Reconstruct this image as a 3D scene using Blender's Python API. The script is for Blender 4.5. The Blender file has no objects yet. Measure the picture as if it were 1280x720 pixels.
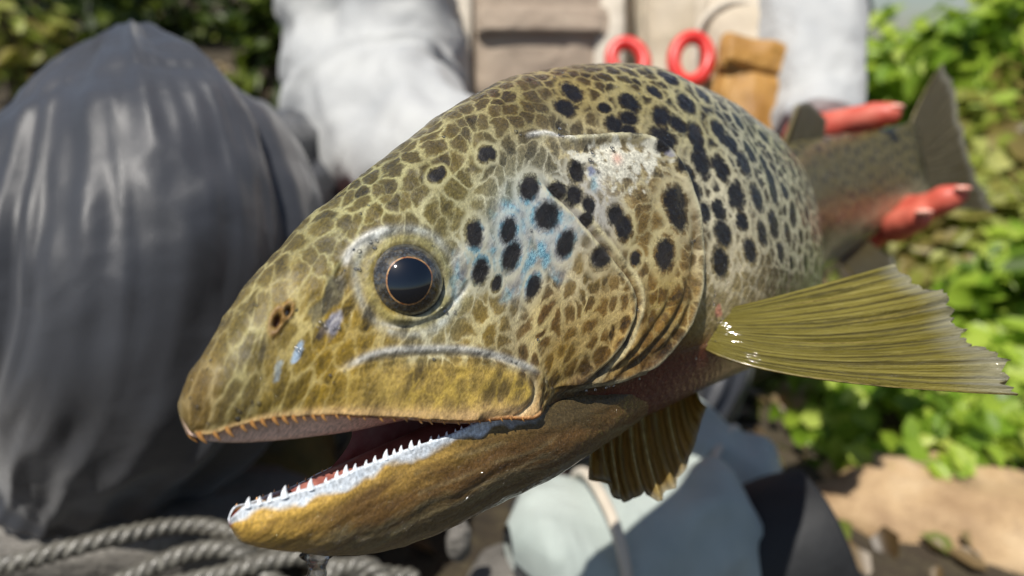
import bpy, bmesh, math, random
import numpy as np
from mathutils import Vector, Matrix
random.seed(7); RNG = np.random.default_rng(7)
SC = bpy.context.scene
COL = SC.collection

# ------------------------------------------------------------------ camera, sky, sun, exposure
PITCH = math.radians(18.0); CAM_H = 0.40
FPX = 924.0                                   # focal length in pixels of a 1280 wide picture (26 mm on 36 mm)
CP, SP = math.cos(PITCH), math.sin(PITCH)
cam_d = bpy.data.cameras.new('camera'); cam = bpy.data.objects.new('camera', cam_d); COL.objects.link(cam)
cam_d.sensor_width = 36.0; cam_d.lens = 36.0 * FPX / 1280.0; cam_d.clip_start = 0.01; cam_d.clip_end = 500
cam.location = (0, 0, CAM_H); cam.rotation_euler = (math.radians(90) - PITCH, 0, 0)
cam_d.dof.use_dof = True; cam_d.dof.focus_distance = 0.195; cam_d.dof.aperture_fstop = 7.6
SC.camera = cam

SUN_TO = Vector((-0.22, -0.40, 0.89)).normalized()   # direction towards the sun
wd = bpy.data.worlds.new('World'); SC.world = wd; wd.use_nodes = True
nt = wd.node_tree; nt.nodes.clear()
sky = nt.nodes.new('ShaderNodeTexSky'); sky.sky_type = 'NISHITA'; sky.sun_disc = False
sky.sun_elevation = math.asin(SUN_TO.z); sky.sun_rotation = math.atan2(SUN_TO.x, SUN_TO.y)
bg = nt.nodes.new('ShaderNodeBackground'); bg.inputs[1].default_value = 0.075
wo = nt.nodes.new('ShaderNodeOutputWorld')
nt.links.new(sky.outputs[0], bg.inputs[0]); nt.links.new(bg.outputs[0], wo.inputs[0])
sd = bpy.data.lights.new('sun', 'SUN'); sun = bpy.data.objects.new('sun', sd); COL.objects.link(sun)
sd.energy = 5.0; sd.angle = math.radians(0.6); sd.color = (1.0, 0.95, 0.87)
sun.rotation_euler = (-SUN_TO).to_track_quat('-Z', 'Y').to_euler(); sun.location = (0, 0, 5)
SC.view_settings.view_transform = 'Standard'; SC.view_settings.look = 'None'
SC.view_settings.exposure = 0.12; SC.view_settings.gamma = 1.0
SC.render.engine = 'CYCLES'
SC.cycles.use_denoising = True; SC.cycles.filter_width = 1.0
try: SC.cycles.denoiser = 'OPENIMAGEDENOISE'
except Exception: pass
SC.cycles.max_bounces = 8; SC.cycles.transparent_max_bounces = 12
SC.cycles.caustics_reflective = False; SC.cycles.caustics_refractive = False

# ------------------------------------------------------------------ helpers
def c2w(P):
    """from the viewer's frame (x right, y away, z up) to the world"""
    P = np.asarray(P, float)
    X, Y, Z = P[..., 0], P[..., 1], P[..., 2]
    return np.stack([X, Y*CP + Z*SP, Z*CP - Y*SP + CAM_H], -1)
def vdir(d):
    d = np.asarray(d, float)
    return np.stack([d[..., 0], d[..., 1]*CP + d[..., 2]*SP, d[..., 2]*CP - d[..., 1]*SP], -1)
def V(px, py, d):                             # point seen at a picture position, at a distance
    return np.array([(px-640.0)/FPX*d, d, -(py-360.0)/FPX*d])
def Wp(px, py, d): return c2w(V(px, py, d))
def lin(r, g, b):
    f = lambda c: (c/255.0/12.92) if c/255.0 <= 0.04045 else ((c/255.0+0.055)/1.055)**2.4
    return np.array([f(r), f(g), f(b)])
def sstep(a, b, x):
    t = np.clip((x-a)/(b-a), 0, 1); return t*t*(3-2*t)
def _hash(ix, iy, iz, k):
    n = (ix.astype(np.int64)*374761393 + iy.astype(np.int64)*668265263 + iz.astype(np.int64)*2147483647 + k*144665) & 0xffffffff
    n = ((n ^ (n >> 13))*1274126177) & 0xffffffff
    n = (n ^ (n >> 16))
    return (n & 0xffff)/65535.0
def vnoise(P, scale, k=0):
    P = np.asarray(P, float)*scale
    i = np.floor(P); f = P-i; f = f*f*(3-2*f); i = i.astype(np.int64)
    r = 0
    for dx in (0, 1):
        for dy in (0, 1):
            for dz in (0, 1):
                h = _hash(i[..., 0]+dx, i[..., 1]+dy, i[..., 2]+dz, k)
                r = r + h*(f[..., 0] if dx else 1-f[..., 0])*(f[..., 1] if dy else 1-f[..., 1])*(f[..., 2] if dz else 1-f[..., 2])
    return r*2-1
def fbm(P, scale, k=0, n=3):
    return sum(vnoise(P, scale*2**o, k+o)*0.5**o for o in range(n))
def pchip(x, y, xq):
    x = np.asarray(x, float); y = np.asarray(y, float); xq = np.asarray(xq, float)
    h = np.diff(x); d = np.diff(y)/h; m = np.zeros_like(y); m[0] = d[0]; m[-1] = d[-1]
    for i in range(1, len(x)-1):
        if d[i-1]*d[i] > 0:
            w1 = 2*h[i]+h[i-1]; w2 = h[i]+2*h[i-1]; m[i] = (w1+w2)/(w1/d[i-1]+w2/d[i])
    k = np.clip(np.searchsorted(x, xq)-1, 0, len(x)-2); t = (xq-x[k])/h[k]
    return (y[k]*(2*t**3-3*t**2+1) + h[k]*m[k]*(t**3-2*t**2+t) + y[k+1]*(-2*t**3+3*t**2) + h[k]*m[k+1]*(t**3-t**2))
def catmull(P, n, closed=False):
    """smooth curve through points, n samples a span"""
    P = np.asarray(P, float)
    if closed: Q = np.vstack([P[-1:], P, P[:2]])
    else: Q = np.vstack([2*P[:1]-P[1:2], P, 2*P[-1:]-P[-2:-1]])
    out = []
    for i in range(len(Q)-3):
        t = np.linspace(0, 1, n, endpoint=False)[:, None]
        a, b, c, d = Q[i:i+4]
        out.append(0.5*((2*b)+(c-a)*t+(2*a-5*b+4*c-d)*t**2+(3*b-a-3*c+d)*t**3))
    if not closed: out.append(P[-1:])
    return np.vstack(out)
def grid_faces(n, m, wrap_m=False, off=0):
    a = np.arange(n-1)[:, None]; b = np.arange(m if wrap_m else m-1)[None, :]; b2 = (b+1) % m
    return np.stack(np.broadcast_arrays(a*m+b, a*m+b2, (a+1)*m+b2, (a+1)*m+b), -1).reshape(-1, 4)+off
def raw_mesh(name, verts, quads=None, tris=None, smooth=True):
    verts = np.asarray(verts, np.float32).reshape(-1, 3); me = bpy.data.meshes.new(name)
    q = np.zeros((0, 4), np.int32) if quads is None else np.asarray(quads, np.int32).reshape(-1, 4)
    t = np.zeros((0, 3), np.int32) if tris is None else np.asarray(tris, np.int32).reshape(-1, 3)
    me.vertices.add(len(verts)); me.vertices.foreach_set('co', verts.ravel())
    loops = np.concatenate([q.ravel(), t.ravel()]); me.loops.add(len(loops)); me.loops.foreach_set('vertex_index', loops)
    me.polygons.add(len(q)+len(t))
    me.polygons.foreach_set('loop_start', np.concatenate([np.arange(len(q))*4, len(q)*4+np.arange(len(t))*3]).astype(np.int32))
    me.update(calc_edges=True); me.validate()
    if smooth and len(me.polygons): me.polygons.foreach_set('use_smooth', np.ones(len(me.polygons), bool))
    return me
def fattr(me, name, vals):
    a = me.attributes.new(name, 'FLOAT', 'POINT'); a.data.foreach_set('value', np.asarray(vals, np.float32).ravel())
def vattr(me, name, vals):
    a = me.attributes.new(name, 'FLOAT_VECTOR', 'POINT'); a.data.foreach_set('vector', np.asarray(vals, np.float32).ravel())
def root_of(o):
    while o.parent: o = o.parent
    return o
def thing(name, label, cat, loc, group=None):
    o = bpy.data.objects.new(name, None); COL.objects.link(o); o.location = Vector(loc); o.empty_display_size = 0.05
    o['label'] = label; o['category'] = cat
    if group: o['group'] = group
    return o
def tag(o, label, cat, group=None, kind=None):
    o['label'] = label; o['category'] = cat
    if group: o['group'] = group
    if kind: o['kind'] = kind
    return o
def part(name, verts, quads, mat, parent=None, tris=None, smooth=True, label=None):
    """verts in world space; a child keeps its place under its thing"""
    verts = np.asarray(verts, float).reshape(-1, 3)
    if parent is not None: verts = verts-np.array(root_of(parent).location)
    me = raw_mesh(name, verts, quads, tris, smooth); me.materials.append(mat)
    o = bpy.data.objects.new(name, me); COL.objects.link(o)
    if parent is not None: o.parent = parent
    if label: o['label'] = label
    return o
def tube_geo(P, R, n=10, caps=True):
    P = np.asarray(P, float); m = len(P); R = np.broadcast_to(np.asarray(R, float), (m,))
    T = np.gradient(P, axis=0); T /= np.linalg.norm(T, axis=1)[:, None]+1e-12
    up = np.array([0, 0, 1.0]) if abs(T[0][2]) < 0.9 else np.array([1.0, 0, 0])
    N = np.zeros_like(P); N[0] = np.cross(T[0], up); N[0] /= np.linalg.norm(N[0])
    for i in range(1, m):
        N[i] = N[i-1]-T[i]*np.dot(N[i-1], T[i]); N[i] /= np.linalg.norm(N[i])+1e-12
    B = np.cross(T, N); a = np.linspace(0, 2*np.pi, n, endpoint=False)
    V_ = P[:, None]+R[:, None, None]*(np.cos(a)[None, :, None]*N[:, None]+np.sin(a)[None, :, None]*B[:, None])
    V_ = V_.reshape(-1, 3); q = grid_faces(m, n, True); t = []
    if caps:
        V_ = np.vstack([V_, P[:1]-T[:1]*R[0]*0.3, P[-1:]+T[-1:]*R[-1]*0.3])
        i0 = m*n
        t = [(i0, (k+1) % n, k) for k in range(n)]+[(i0+1, (m-1)*n+k, (m-1)*n+(k+1) % n) for k in range(n)]
    return V_, q, np.array(t, int).reshape(-1, 3)
def join_geo(lst):
    vs, qs, ts, o = [], [], [], 0
    for v, q, t in lst:
        vs.append(v); qs.append(np.asarray(q).reshape(-1, 4)+o); ts.append(np.asarray(t).reshape(-1, 3)+o); o += len(v)
    return np.vstack(vs), np.vstack(qs), np.vstack(ts)
def sphere_geo(c, r, nu=24, nv=14):
    c = np.asarray(c, float); r = np.broadcast_to(np.asarray(r, float), (3,))
    a = np.linspace(0, 2*np.pi, nu, endpoint=False); b = np.linspace(0.04, np.pi-0.04, nv)
    V_ = np.stack([np.sin(b)[:, None]*np.cos(a), np.sin(b)[:, None]*np.sin(a), np.cos(b)[:, None]*np.ones(nu)], -1).reshape(-1, 3)*r+c
    V_ = np.vstack([V_, c+[0, 0, r[2]], c-[0, 0, r[2]]]); q = grid_faces(nv, nu, True); i0 = nv*nu
    t = [(i0, k, (k+1) % nu) for k in range(nu)]+[(i0+1, (nv-1)*nu+(k+1) % nu, (nv-1)*nu+k) for k in range(nu)]
    return V_, q, np.array(t)

# ------------------------------------------------------------------ materials
class MB:
    def __init__(self, name):
        self.m = bpy.data.materials.new(name); self.m.use_nodes = True
        self.t = self.m.node_tree; self.n = self.t.nodes; self.l = self.t.links
        self.p = self.n['Principled BSDF']
    def add(self, typ, **kw):
        n = self.n.new('ShaderNode'+typ)
        for k, v in kw.items(): setattr(n, k, v)
        return n
    def set(self, sock, v):
        if hasattr(v, 'is_output') or isinstance(v, bpy.types.NodeSocket): self.l.new(v, sock)
        else:
            try: sock.default_value = v
            except Exception: sock.default_value = tuple(v)+(1.0,)
    def attr(self, name, out='Color'): return self.add('Attribute', attribute_name=name).outputs[out]
    def coord(self, out='Object'): return self.add('TexCoord').outputs[out]
    def noise(self, vec, scale, detail=3, rough=0.55, dist=0.0, out=0):
        n = self.add('TexNoise'); n.inputs['Scale'].default_value = scale; n.inputs['Detail'].default_value = detail
        n.inputs['Roughness'].default_value = rough; n.inputs['Distortion'].default_value = dist
        self.l.new(vec, n.inputs['Vector']); return n.outputs[out]
    def math(self, op, a, b=None, c=None):
        n = self.add('Math', operation=op)
        for i, v in enumerate((a, b, c)):
            if v is not None: self.set(n.inputs[i], v)
        return n.outputs[0]
    def ramp(self, fac, stops, interp='LINEAR'):
        r = self.add('ValToRGB'); r.color_ramp.interpolation = interp; e = r.color_ramp.elements
        while len(e) < len(stops): e.new(0.5)
        for k, (p, c) in enumerate(stops):
            e[k].position = p; e[k].color = tuple(c)+(1.0,) if len(c) == 3 else c
        self.l.new(fac, r.inputs[0]); return r.outputs[0]
    def sm(self, x, a, b):                                        # smooth 0..1 between a and b
        n = self.add('MapRange', interpolation_type='SMOOTHSTEP'); self.set(n.inputs[0], x)
        n.inputs[1].default_value = a; n.inputs[2].default_value = b; return n.outputs[0]
    def mix(self, fac, a, b, mode='MIX'):
        n = self.add('Mix', data_type='RGBA', blend_type=mode); self.set(n.inputs[0], fac)
        self.set(n.inputs[6], a if not isinstance(a, np.ndarray) else tuple(a)); self.set(n.inputs[7], b if not isinstance(b, np.ndarray) else tuple(b))
        return n.outputs[2]
    def bump(self, h, strength=0.4, dist=0.001, normal=None):
        b = self.add('Bump'); b.inputs['Strength'].default_value = strength; b.inputs['Distance'].default_value = dist
        self.l.new(h, b.inputs['Height'])
        if normal is not None: self.l.new(normal, b.inputs['Normal'])
        return b.outputs[0]
    def P(self, **kw):
        names = dict(col='Base Color', rough='Roughness', metal='Metallic', spec='Specular IOR Level', coat='Coat Weight', coatr='Coat Roughness',
                     trans='Transmission Weight', ior='IOR', normal='Normal', sheen='Sheen Weight', sss='Subsurface Weight', alpha='Alpha', coatn='Coat Normal')
        for k, v in kw.items(): self.set(self.p.inputs[names[k]], v if not isinstance(v, np.ndarray) else tuple(v))
        return self.m
def simple_mat(name, c1, c2, scale=20, rough=0.6, bump=0.3, bdist=0.002, detail=4, coord='Object', **kw):
    b = MB(name); co = b.coord(coord); n = b.noise(co, scale, detail)
    c = b.ramp(n, [(0.3, c1), (0.7, c2)])
    nb = b.noise(co, scale*4, 4)
    return b.P(col=c, rough=rough, normal=b.bump(nb, bump, bdist), **kw)

# ------------------------------------------------------------------ the trout
HL = 0.14                                     # head length of the trout in metres
SNOUT = V(230, 524, 0.158)
YAW = [(0, 39), (.9, 39), (1.3, 50), (1.9, 66), (2.4, 70), (2.9, 45), (4.4, 30)]
PIT = [(0, 12), (.9, 12), (1.3, 4), (1.9, 2), (2.3, 7), (2.7, 18), (4.4, 17)]
ROLL = [(0, -6), (1.0, -6), (2.2, 0), (3.2, 2), (4.4, 0)]
_ss = np.arange(-0.02, 5.2, 0.005)
def _smooth(tab):
    y = np.interp(_ss, *zip(*tab)); k = np.hanning(41); k /= k.sum()
    return np.convolve(np.pad(y, 20, mode='edge'), k, mode='valid')
_yw, _pt, _rl = (np.radians(_smooth(t)) for t in (YAW, PIT, ROLL))
_A = np.stack([np.cos(_yw)*np.cos(_pt), np.sin(_yw)*np.cos(_pt), np.sin(_pt)], 1)
_C = np.cumsum(_A, 0)*HL*0.005; _C = _C-_C[4]+SNOUT
_W0 = np.stack([np.sin(_yw), -np.cos(_yw), 0*_yw], 1); _V0 = np.cross(_W0, _A)
_V0 *= np.sign(_V0[:, 2:3])
_VV = _V0*np.cos(_rl)[:, None]+_W0*np.sin(_rl)[:, None]; _WW = _W0*np.cos(_rl)[:, None]-_V0*np.sin(_rl)[:, None]
def spine(s):
    g = lambda M: np.stack([np.interp(s, _ss, M[:, k]) for k in range(3)], -1)
    return g(_C), g(_A), g(_VV), g(_WW)
def place(s, w, v):                           # fish coordinates (head lengths) -> viewer's frame
    c, a, vv, ww = spine(s); return c+(np.asarray(w)[..., None]*ww+np.asarray(v)[..., None]*vv)*HL

UP = [  # s, top, half width, height of widest, lip width, lip height, palate
 (0.000, .028, .024, .006, .015, -.018, -.018), (.010, .042, .036, .008, .026, -.023, -.026), (.025, .064, .050, .010, .040, -.027, -.036), (.05, .088, .066, .016, .056, -.024, -.046),
 (.10, .139, .085, .030, .074, -.027, -.060), (.16, .192, .101, .045, .088, -.040, -.074), (.24, .248, .118, .062, .109, -.066, -.090),
 (.32, .295, .132, .075, .126, -.097, -.100), (.40, .337, .144, .078, .138, -.127, -.112), (.48, .377, .154, .072, .148, -.146, -.12), (.545, .408, .161, .065, .150, -.165, -.138)]
BODY = [  # s, top, half width, height of widest, bottom
 (.62, .446, .170, .055, -.27), (.72, .478, .184, .045, -.295), (.85, .508, .198, .035, -.308), (1.0, .527, .206, .030, -.310), (1.15, .527, .214, .03, -.306),
 (1.4, .495, .226, .035, -.30), (1.75, .46, .238, .03, -.305), (2.1, .435, .232, .03, -.31), (2.6, .405, .195, .02, -.31), (3.1, .37, .135, .02, -.285),
 (3.6, .32, .09, .01, -.26), (4.0, .275, .06, .0, -.235), (4.25, .26, .036, .0, -.225), (4.36, .26, .012, .0, -.22)]
def half_up(T, W, vm, wl, vl, R):
    ph = np.radians([0, 24, 47, 69, 90]); e = 0.94
    top = [(W*np.sin(p)**e, vm+(T-vm)*abs(np.cos(p))**e) for p in ph]
    low = [(W*0.35+wl*0.65+0.006, vm*0.42+vl*0.58), (wl, vl), (wl-min(.014, wl*.4), vl+.004), (wl*.55, R-.006), (0, R)]
    return top+low
def half_body(T, W, vm, B):
    ph = np.radians([0, 24, 47, 69, 90]); e = 0.94
    top = [(W*np.sin(p)**e, vm+(T-vm)*abs(np.cos(p))**e) for p in ph]
    q = np.radians([18, 36, 54, 72, 90]); low = [(W*np.cos(p)**0.95, vm+(B-vm)*np.sin(p)) for p in q]
    return top+low
_st = np.array([r[0] for r in UP+BODY])
_ctl = np.array([half_up(*r[1:]) for r in UP]+[half_body(*r[1:]) for r in BODY])       # stations x 10 x (w, v)
def ring(ctl_s, counts):
    """mirror the half section and run a closed smooth curve through it"""
    n = ctl_s.shape[1]
    full = np.concatenate([ctl_s, (ctl_s[:, 1:-1]*[-1, 1])[:, ::-1]], 1); N = full.shape[1]
    cnt = list(counts)+list(counts)[::-1]; out, idx = [], []
    for i in range(N):
        a, b, c, d = full[:, (i-1) % N], full[:, i], full[:, (i+1) % N], full[:, (i+2) % N]
        t = np.linspace(0, 1, cnt[i], endpoint=False)[None, :, None]
        a, b, c, d = (x[:, None] for x in (a, b, c, d))
        out.append(0.5*((2*b)+(c-a)*t+(2*a-5*b+4*c-d)*t**2+(3*b-a-3*c+d)*t**3))
        x = i+t[0, :, 0]; idx.append(np.minimum(x, N-x))
    return np.concatenate(out, 1), np.concatenate(idx)
def loft(st, ctl, sv, counts):
    cs = np.stack([np.stack([pchip(st, ctl[:, j, k], sv) for k in range(2)], -1) for j in range(ctl.shape[1])], 1)
    R, idx = ring(cs, counts)
    S = np.repeat(sv[:, None], R.shape[1], 1)
    P = place(S, R[..., 0], R[..., 1])
    return S, R, idx, P
def normals(P):
    du = np.gradient(P, axis=0); dv = np.roll(P, -1, 1)-np.roll(P, 1, 1)
    N = np.cross(dv, du); N /= np.linalg.norm(N, axis=-1, keepdims=True)+1e-12
    return N
def arclen(R):
    d = np.linalg.norm(np.diff(np.concatenate([R, R[:, :1]], 1), axis=1), axis=-1)*HL
    c = np.concatenate([np.zeros((R.shape[0], 1)), np.cumsum(d, 1)], 1); tot = c[:, -1:]; c = c[:, :-1]
    return np.minimum(c, tot-c)
sv = np.concatenate([np.linspace(0, .03, 18, endpoint=False), np.arange(.03, 1.2, .0028), 1.2+np.cumsum(np.linspace(.0028, .0115, 432))])
sv = sv[sv <= 4.36]; sv = np.append(sv, 4.36) if sv[-1] < 4.355 else sv
US, UR, UI, UPOS = loft(_st, _ctl, sv, [46, 44, 44, 42, 40, 38, 12, 12, 14])
UT = arclen(UR)
if np.mean(np.sum((UPOS-spine(US)[0])*normals(UPOS), -1)) < 0: FLIP = -1
else: FLIP = 1
UN = normals(UPOS)*FLIP
def project(P): return 640+FPX*P[..., 0]/P[..., 1], 360-FPX*P[..., 2]/P[..., 1]
class Lift:
    """find which place of the skin is seen at a picture position"""
    def __init__(s, S, T, P, N, mask=None):
        f = (np.sum(P*N, -1) < 0) if mask is None else (np.sum(P*N, -1) < 0) & mask
        x, y = project(P); s.x, s.y, s.d = x[f], y[f], P[f][:, 1]; s.S, s.T, s.P, s.N = S[f], T[f], P[f], N[f]
    def __call__(s, px, py):
        r = np.hypot(s.x-px, s.y-py); m = r < max(2.5, r.min()+0.5); c = np.where(m, s.d, 9).min()
        k = np.argmin(np.where(m & (s.d < c+0.006), r, 1e9)); s.k = k
        return np.array([s.S[k]*HL, s.T[k]])
    def poly(s, pts, n=6): return catmull(np.array([s(*p) for p in pts]), n)
_near = (UI[None, :] < 6.2) & (np.arange(UR.shape[1])[None, :] < UR.shape[1]//2) & (US > -1)
LU = Lift(US, UT, UPOS, UN, _near)
XY = np.stack([US*HL, UT], -1).reshape(-1, 2)  # flat skin coordinates in metres
def polydist(XYq, poly, pad=0.02):
    """distance to a line on the skin, and the side (positive to the right of its run)"""
    d = np.full(len(XYq), 1.0); sg = np.zeros(len(XYq)); fr = np.zeros(len(XYq))
    lo, hi = poly.min(0)-pad, poly.max(0)+pad
    m = np.where(np.all((XYq > lo) & (XYq < hi), 1))[0]; Q = XYq[m]
    bd = np.full(len(m), 1.0); bs = np.zeros(len(m)); bf = np.zeros(len(m)); n = len(poly)-1
    for i in range(n):
        a, b = poly[i], poly[i+1]; e = b-a; L = e@e+1e-14
        t = np.clip(((Q-a)@e)/L, 0, 1); r = Q-a-t[:, None]*e; dd = np.hypot(r[:, 0], r[:, 1])
        cr = e[0]*r[:, 1]-e[1]*r[:, 0]; k = dd < bd
        bd[k] = dd[k]; bs[k] = np.sign(cr[k]); bf[k] = (i+t[k])/n
    d[m] = bd; sg[m] = bs; fr[m] = bf
    return d, sg, fr
def inpoly(XYq, poly):
    x, y = XYq[:, 0], XYq[:, 1]; ins = np.zeros(len(XYq), bool); j = len(poly)-1
    for i in range(len(poly)):
        xi, yi = poly[i]; xj, yj = poly[j]
        c = ((yi > y) != (yj > y)) & (x < (xj-xi)*(y-yi)/(yj-yi+1e-15)+xi); ins ^= c; j = i
    return ins
UPF = UPOS.reshape(-1, 3); UNF = UN.reshape(-1, 3); SF = US.ravel(); TF = UT.ravel()
IDX = np.broadcast_to(UI[None, :], US.shape).ravel()
disp = np.zeros(len(UPF))
g = lambda d, r: np.exp(-(d/r)**2)
# --- eye socket
EYE = LU(512, 350); kE = LU.k; EYE_P = LU.P[kE].copy(); EYE_N = LU.N[kE].copy()
EYE_R = 0.0098
ed = np.linalg.norm(UPF-EYE_P, axis=1)
mirrorN = spine(np.array(EYE[0]/HL))
EYE_C = EYE_P-EYE_N*0.0050
EW = np.dot(EYE_P-mirrorN[0], mirrorN[3])
EYE_P2 = EYE_P-2*EW*mirrorN[3]; EYE_N2 = EYE_N-2*np.dot(EYE_N, mirrorN[3])*mirrorN[3]; EYE_C2 = EYE_P2-EYE_N2*0.0050
ed = np.minimum(ed, np.linalg.norm(UPF-EYE_P2, axis=1))
disp += -0.0052*(1-sstep(.0064, .0086, ed))+0.0004*g(ed-.0097, .0012)-0.0003*g(ed-.0113, .0011)
eye_wrinkle = g(ed-.0125, .0012)
# --- jaw plate (maxilla)
MAX = LU.poly([(395, 473), (430, 463), (500, 449), (560, 446), (620, 452), (655, 466), (668, 482), (663, 502), (640, 519), (600, 525.5)], 6)
MAXB = LU.poly([(600, 525.5), (540, 522), (480, 518), (420, 516)], 4)
mpoly = np.vstack([MAX, MAXB])
md, msg, mfr = polydist(XY, MAX); inm = inpoly(XY, mpoly); msd = np.where(inm, md, -md)
mfade = sstep(0.02, .30, mfr)*(np.where(md < .9, 1, 0))
out_ok = (IDX < 6.0)
disp += np.where(inm, 0.0008*sstep(0, .0022, md)*(1-.35*sstep(.003, .010, md)), 0)*mfade*out_ok
disp += -0.0006*g(np.where(inm, .2, md-.0005), .0009)*mfade*out_ok+0.0003*g(np.where(inm, .2, md-.0032), .0013)*mfade*out_ok
# --- lip roll
disp += 0.0006*g(IDX-6.0, .30)*(SF < .56)
# --- gill cover bones
PRE = LU.poly([(668, 212), (690, 235), (716, 262), (742, 292), (772, 325), (792, 352), (799, 378), (790, 412), (772, 440), (745, 470), (712, 498), (690, 520)], 6)
d, sg, fr = polydist(XY, PRE); fade = sstep(.0, .12, fr)*(1-sstep(.80, 1, fr))
PRED, PRESG, PREFR = d, sg, fr
disp += (0.0011*sstep(0, .0016, np.where(sg < 0, 0, d))*0+(-0.0010)*g(d, .0009)+0.0007*g(np.where(sg > 0, d-.0022, .3), .0016)+.0004*g(np.where(sg < 0, d-.0022, .3), .0016))*fade
OPE = LU.poly([(684, 174), (712, 170), (745, 166), (795, 166), (828, 178), (851, 205), (868, 245), (877, 290), (880, 335), (873, 380), (860, 412), (838, 440), (806, 466), (770, 500), (735, 535), (700, 566)], 6)
d, sg, fr = polydist(XY, OPE, .04); OPED, OPEFR = d, fr
cen = LU(800, 300)
ins_op = inpoly(XY, np.vstack([OPE, LU.poly([(640, 590), (560, 500), (520, 400), (560, 250), (640, 180)], 4)]))
outside = (~ins_op)
fadeo = sstep(.0, .10, fr)*(1-sstep(.90, 1, fr))
disp += np.where(outside, -0.0030*sstep(.0, .0012, d)*np.exp(-(d/.022)**2), 0)*fadeo*(d < .9)
disp += np.where(ins_op, 0.0009*g(d-.0012, .0013)-.0006*g(d-.0045, .0016), 0)*fadeo
# --- folds of the lower gill cover
FOLDS = [([(862, 330), (855, 370), (838, 405), (808, 440), (770, 475), (735, 505), (700, 535)], 1.0), ([(838, 350), (832, 385), (812, 418), (784, 446), (752, 474), (715, 505), (680, 530)], .8),
         ([(806, 385), (796, 412), (772, 446), (735, 480), (700, 508)], .6), ([(858, 232), (866, 270), (869, 310), (864, 345)], .7), ([(700, 545), (735, 520), (775, 488), (815, 458)], .8)]
foldm = np.zeros(len(UPF))
for pts, k in FOLDS:
    d, sg, fr = polydist(XY, LU.poly(pts, 5)); f_ = sstep(0, .2, fr)*(1-sstep(.8, 1, fr))
    disp += (-0.0006*g(d, .0010)+.0003*g(d-.0024, .0014))*k*f_; foldm = np.maximum(foldm, g(d, .0011)*f_*k)
# --- skin fold over the gill cover, wrinkles round the eye and cheek
WR = [([(655, 170), (678, 166), (704, 168), (722, 174)], .0005, .0008), ([(470, 402), (505, 408), (545, 396), (575, 372), (592, 345)], -.0007, .0009), ([(478, 395), (520, 402), (556, 384), (570, 352)], .0006, .0010),
      ([(428, 335), (440, 312), (462, 296), (492, 288)], .0010, .0014), ([(418, 352), (432, 325), (452, 306), (478, 296)], -.0008, .0010), ([(420, 466), (470, 442), (530, 437), (590, 438), (645, 452), (680, 468)], .0006, .0014),
      ([(716, 205), (738, 214), (752, 228)], -.0006, .0010), ([(560, 470), (600, 462), (640, 470)], -.0003, .001)]
whitel = np.zeros(len(UPF))
for i, (pts, h, r) in enumerate(WR):
    d, sg, fr = polydist(XY, LU.poly(pts, 5)); f_ = sstep(0, .15, fr)*(1-sstep(.85, 1, fr)); disp += h*g(d, r)*f_
    if i in (0, 3, 1, 5): whitel = np.maximum(whitel, g(d, r*(.9 if i in (0, 3) else .5))*f_*(1.0 if i != 1 else .6))  # pale strokes; the ridge above the eye gets its highlight painted in
# --- nostrils
nos = np.zeros(len(UPF)); nrim = np.zeros(len(UPF))
for (x, y, r) in ((347, 401, .0011), (360, 389, .0008)):
    c = LU(x, y); d = np.hypot(XY[:, 0]-c[0], XY[:, 1]-c[1]); disp += -.0014*(1-sstep(r*.4, r*1.1, d))+.0006*g(d-r*1.7, r*.6)
    nos = np.maximum(nos, 1-sstep(r*.6, r*1.2, d)); nrim = np.maximum(nrim, g(d-r*1.6, r*.7))
# --- scales on the body, small unevenness everywhere
body_m = np.where(outside, sstep(.0, .004, OPED), 0)*np.maximum(sstep(.72, .95, SF), (UT/np.maximum(UT.max(1), 1e-6)[:, None]).ravel() > .55)*(SF > .62)
body_m = np.maximum(body_m, sstep(1.02, 1.1, SF))
k = 2*np.pi/.0030
scl = np.abs(np.sin((XY[:, 0]*.9+XY[:, 1]*.7)*k/2))*np.abs(np.sin((XY[:, 0]*.9-XY[:, 1]*.7)*k/2))
disp += .00016*scl*body_m*(SF < 2.4)
Q3 = np.c_[XY, SF*0]
disp += .00022*fbm(UPF, 260, 3, 3)*(IDX < 6.2)*(1-body_m*.4)+.0006*fbm(UPF, 60, 9, 2)*(SF > .1)*(IDX < 6)
disp *= np.clip(SF/.012, 0, 1)
UDP = UPF+UNF*disp[:, None]

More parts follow.
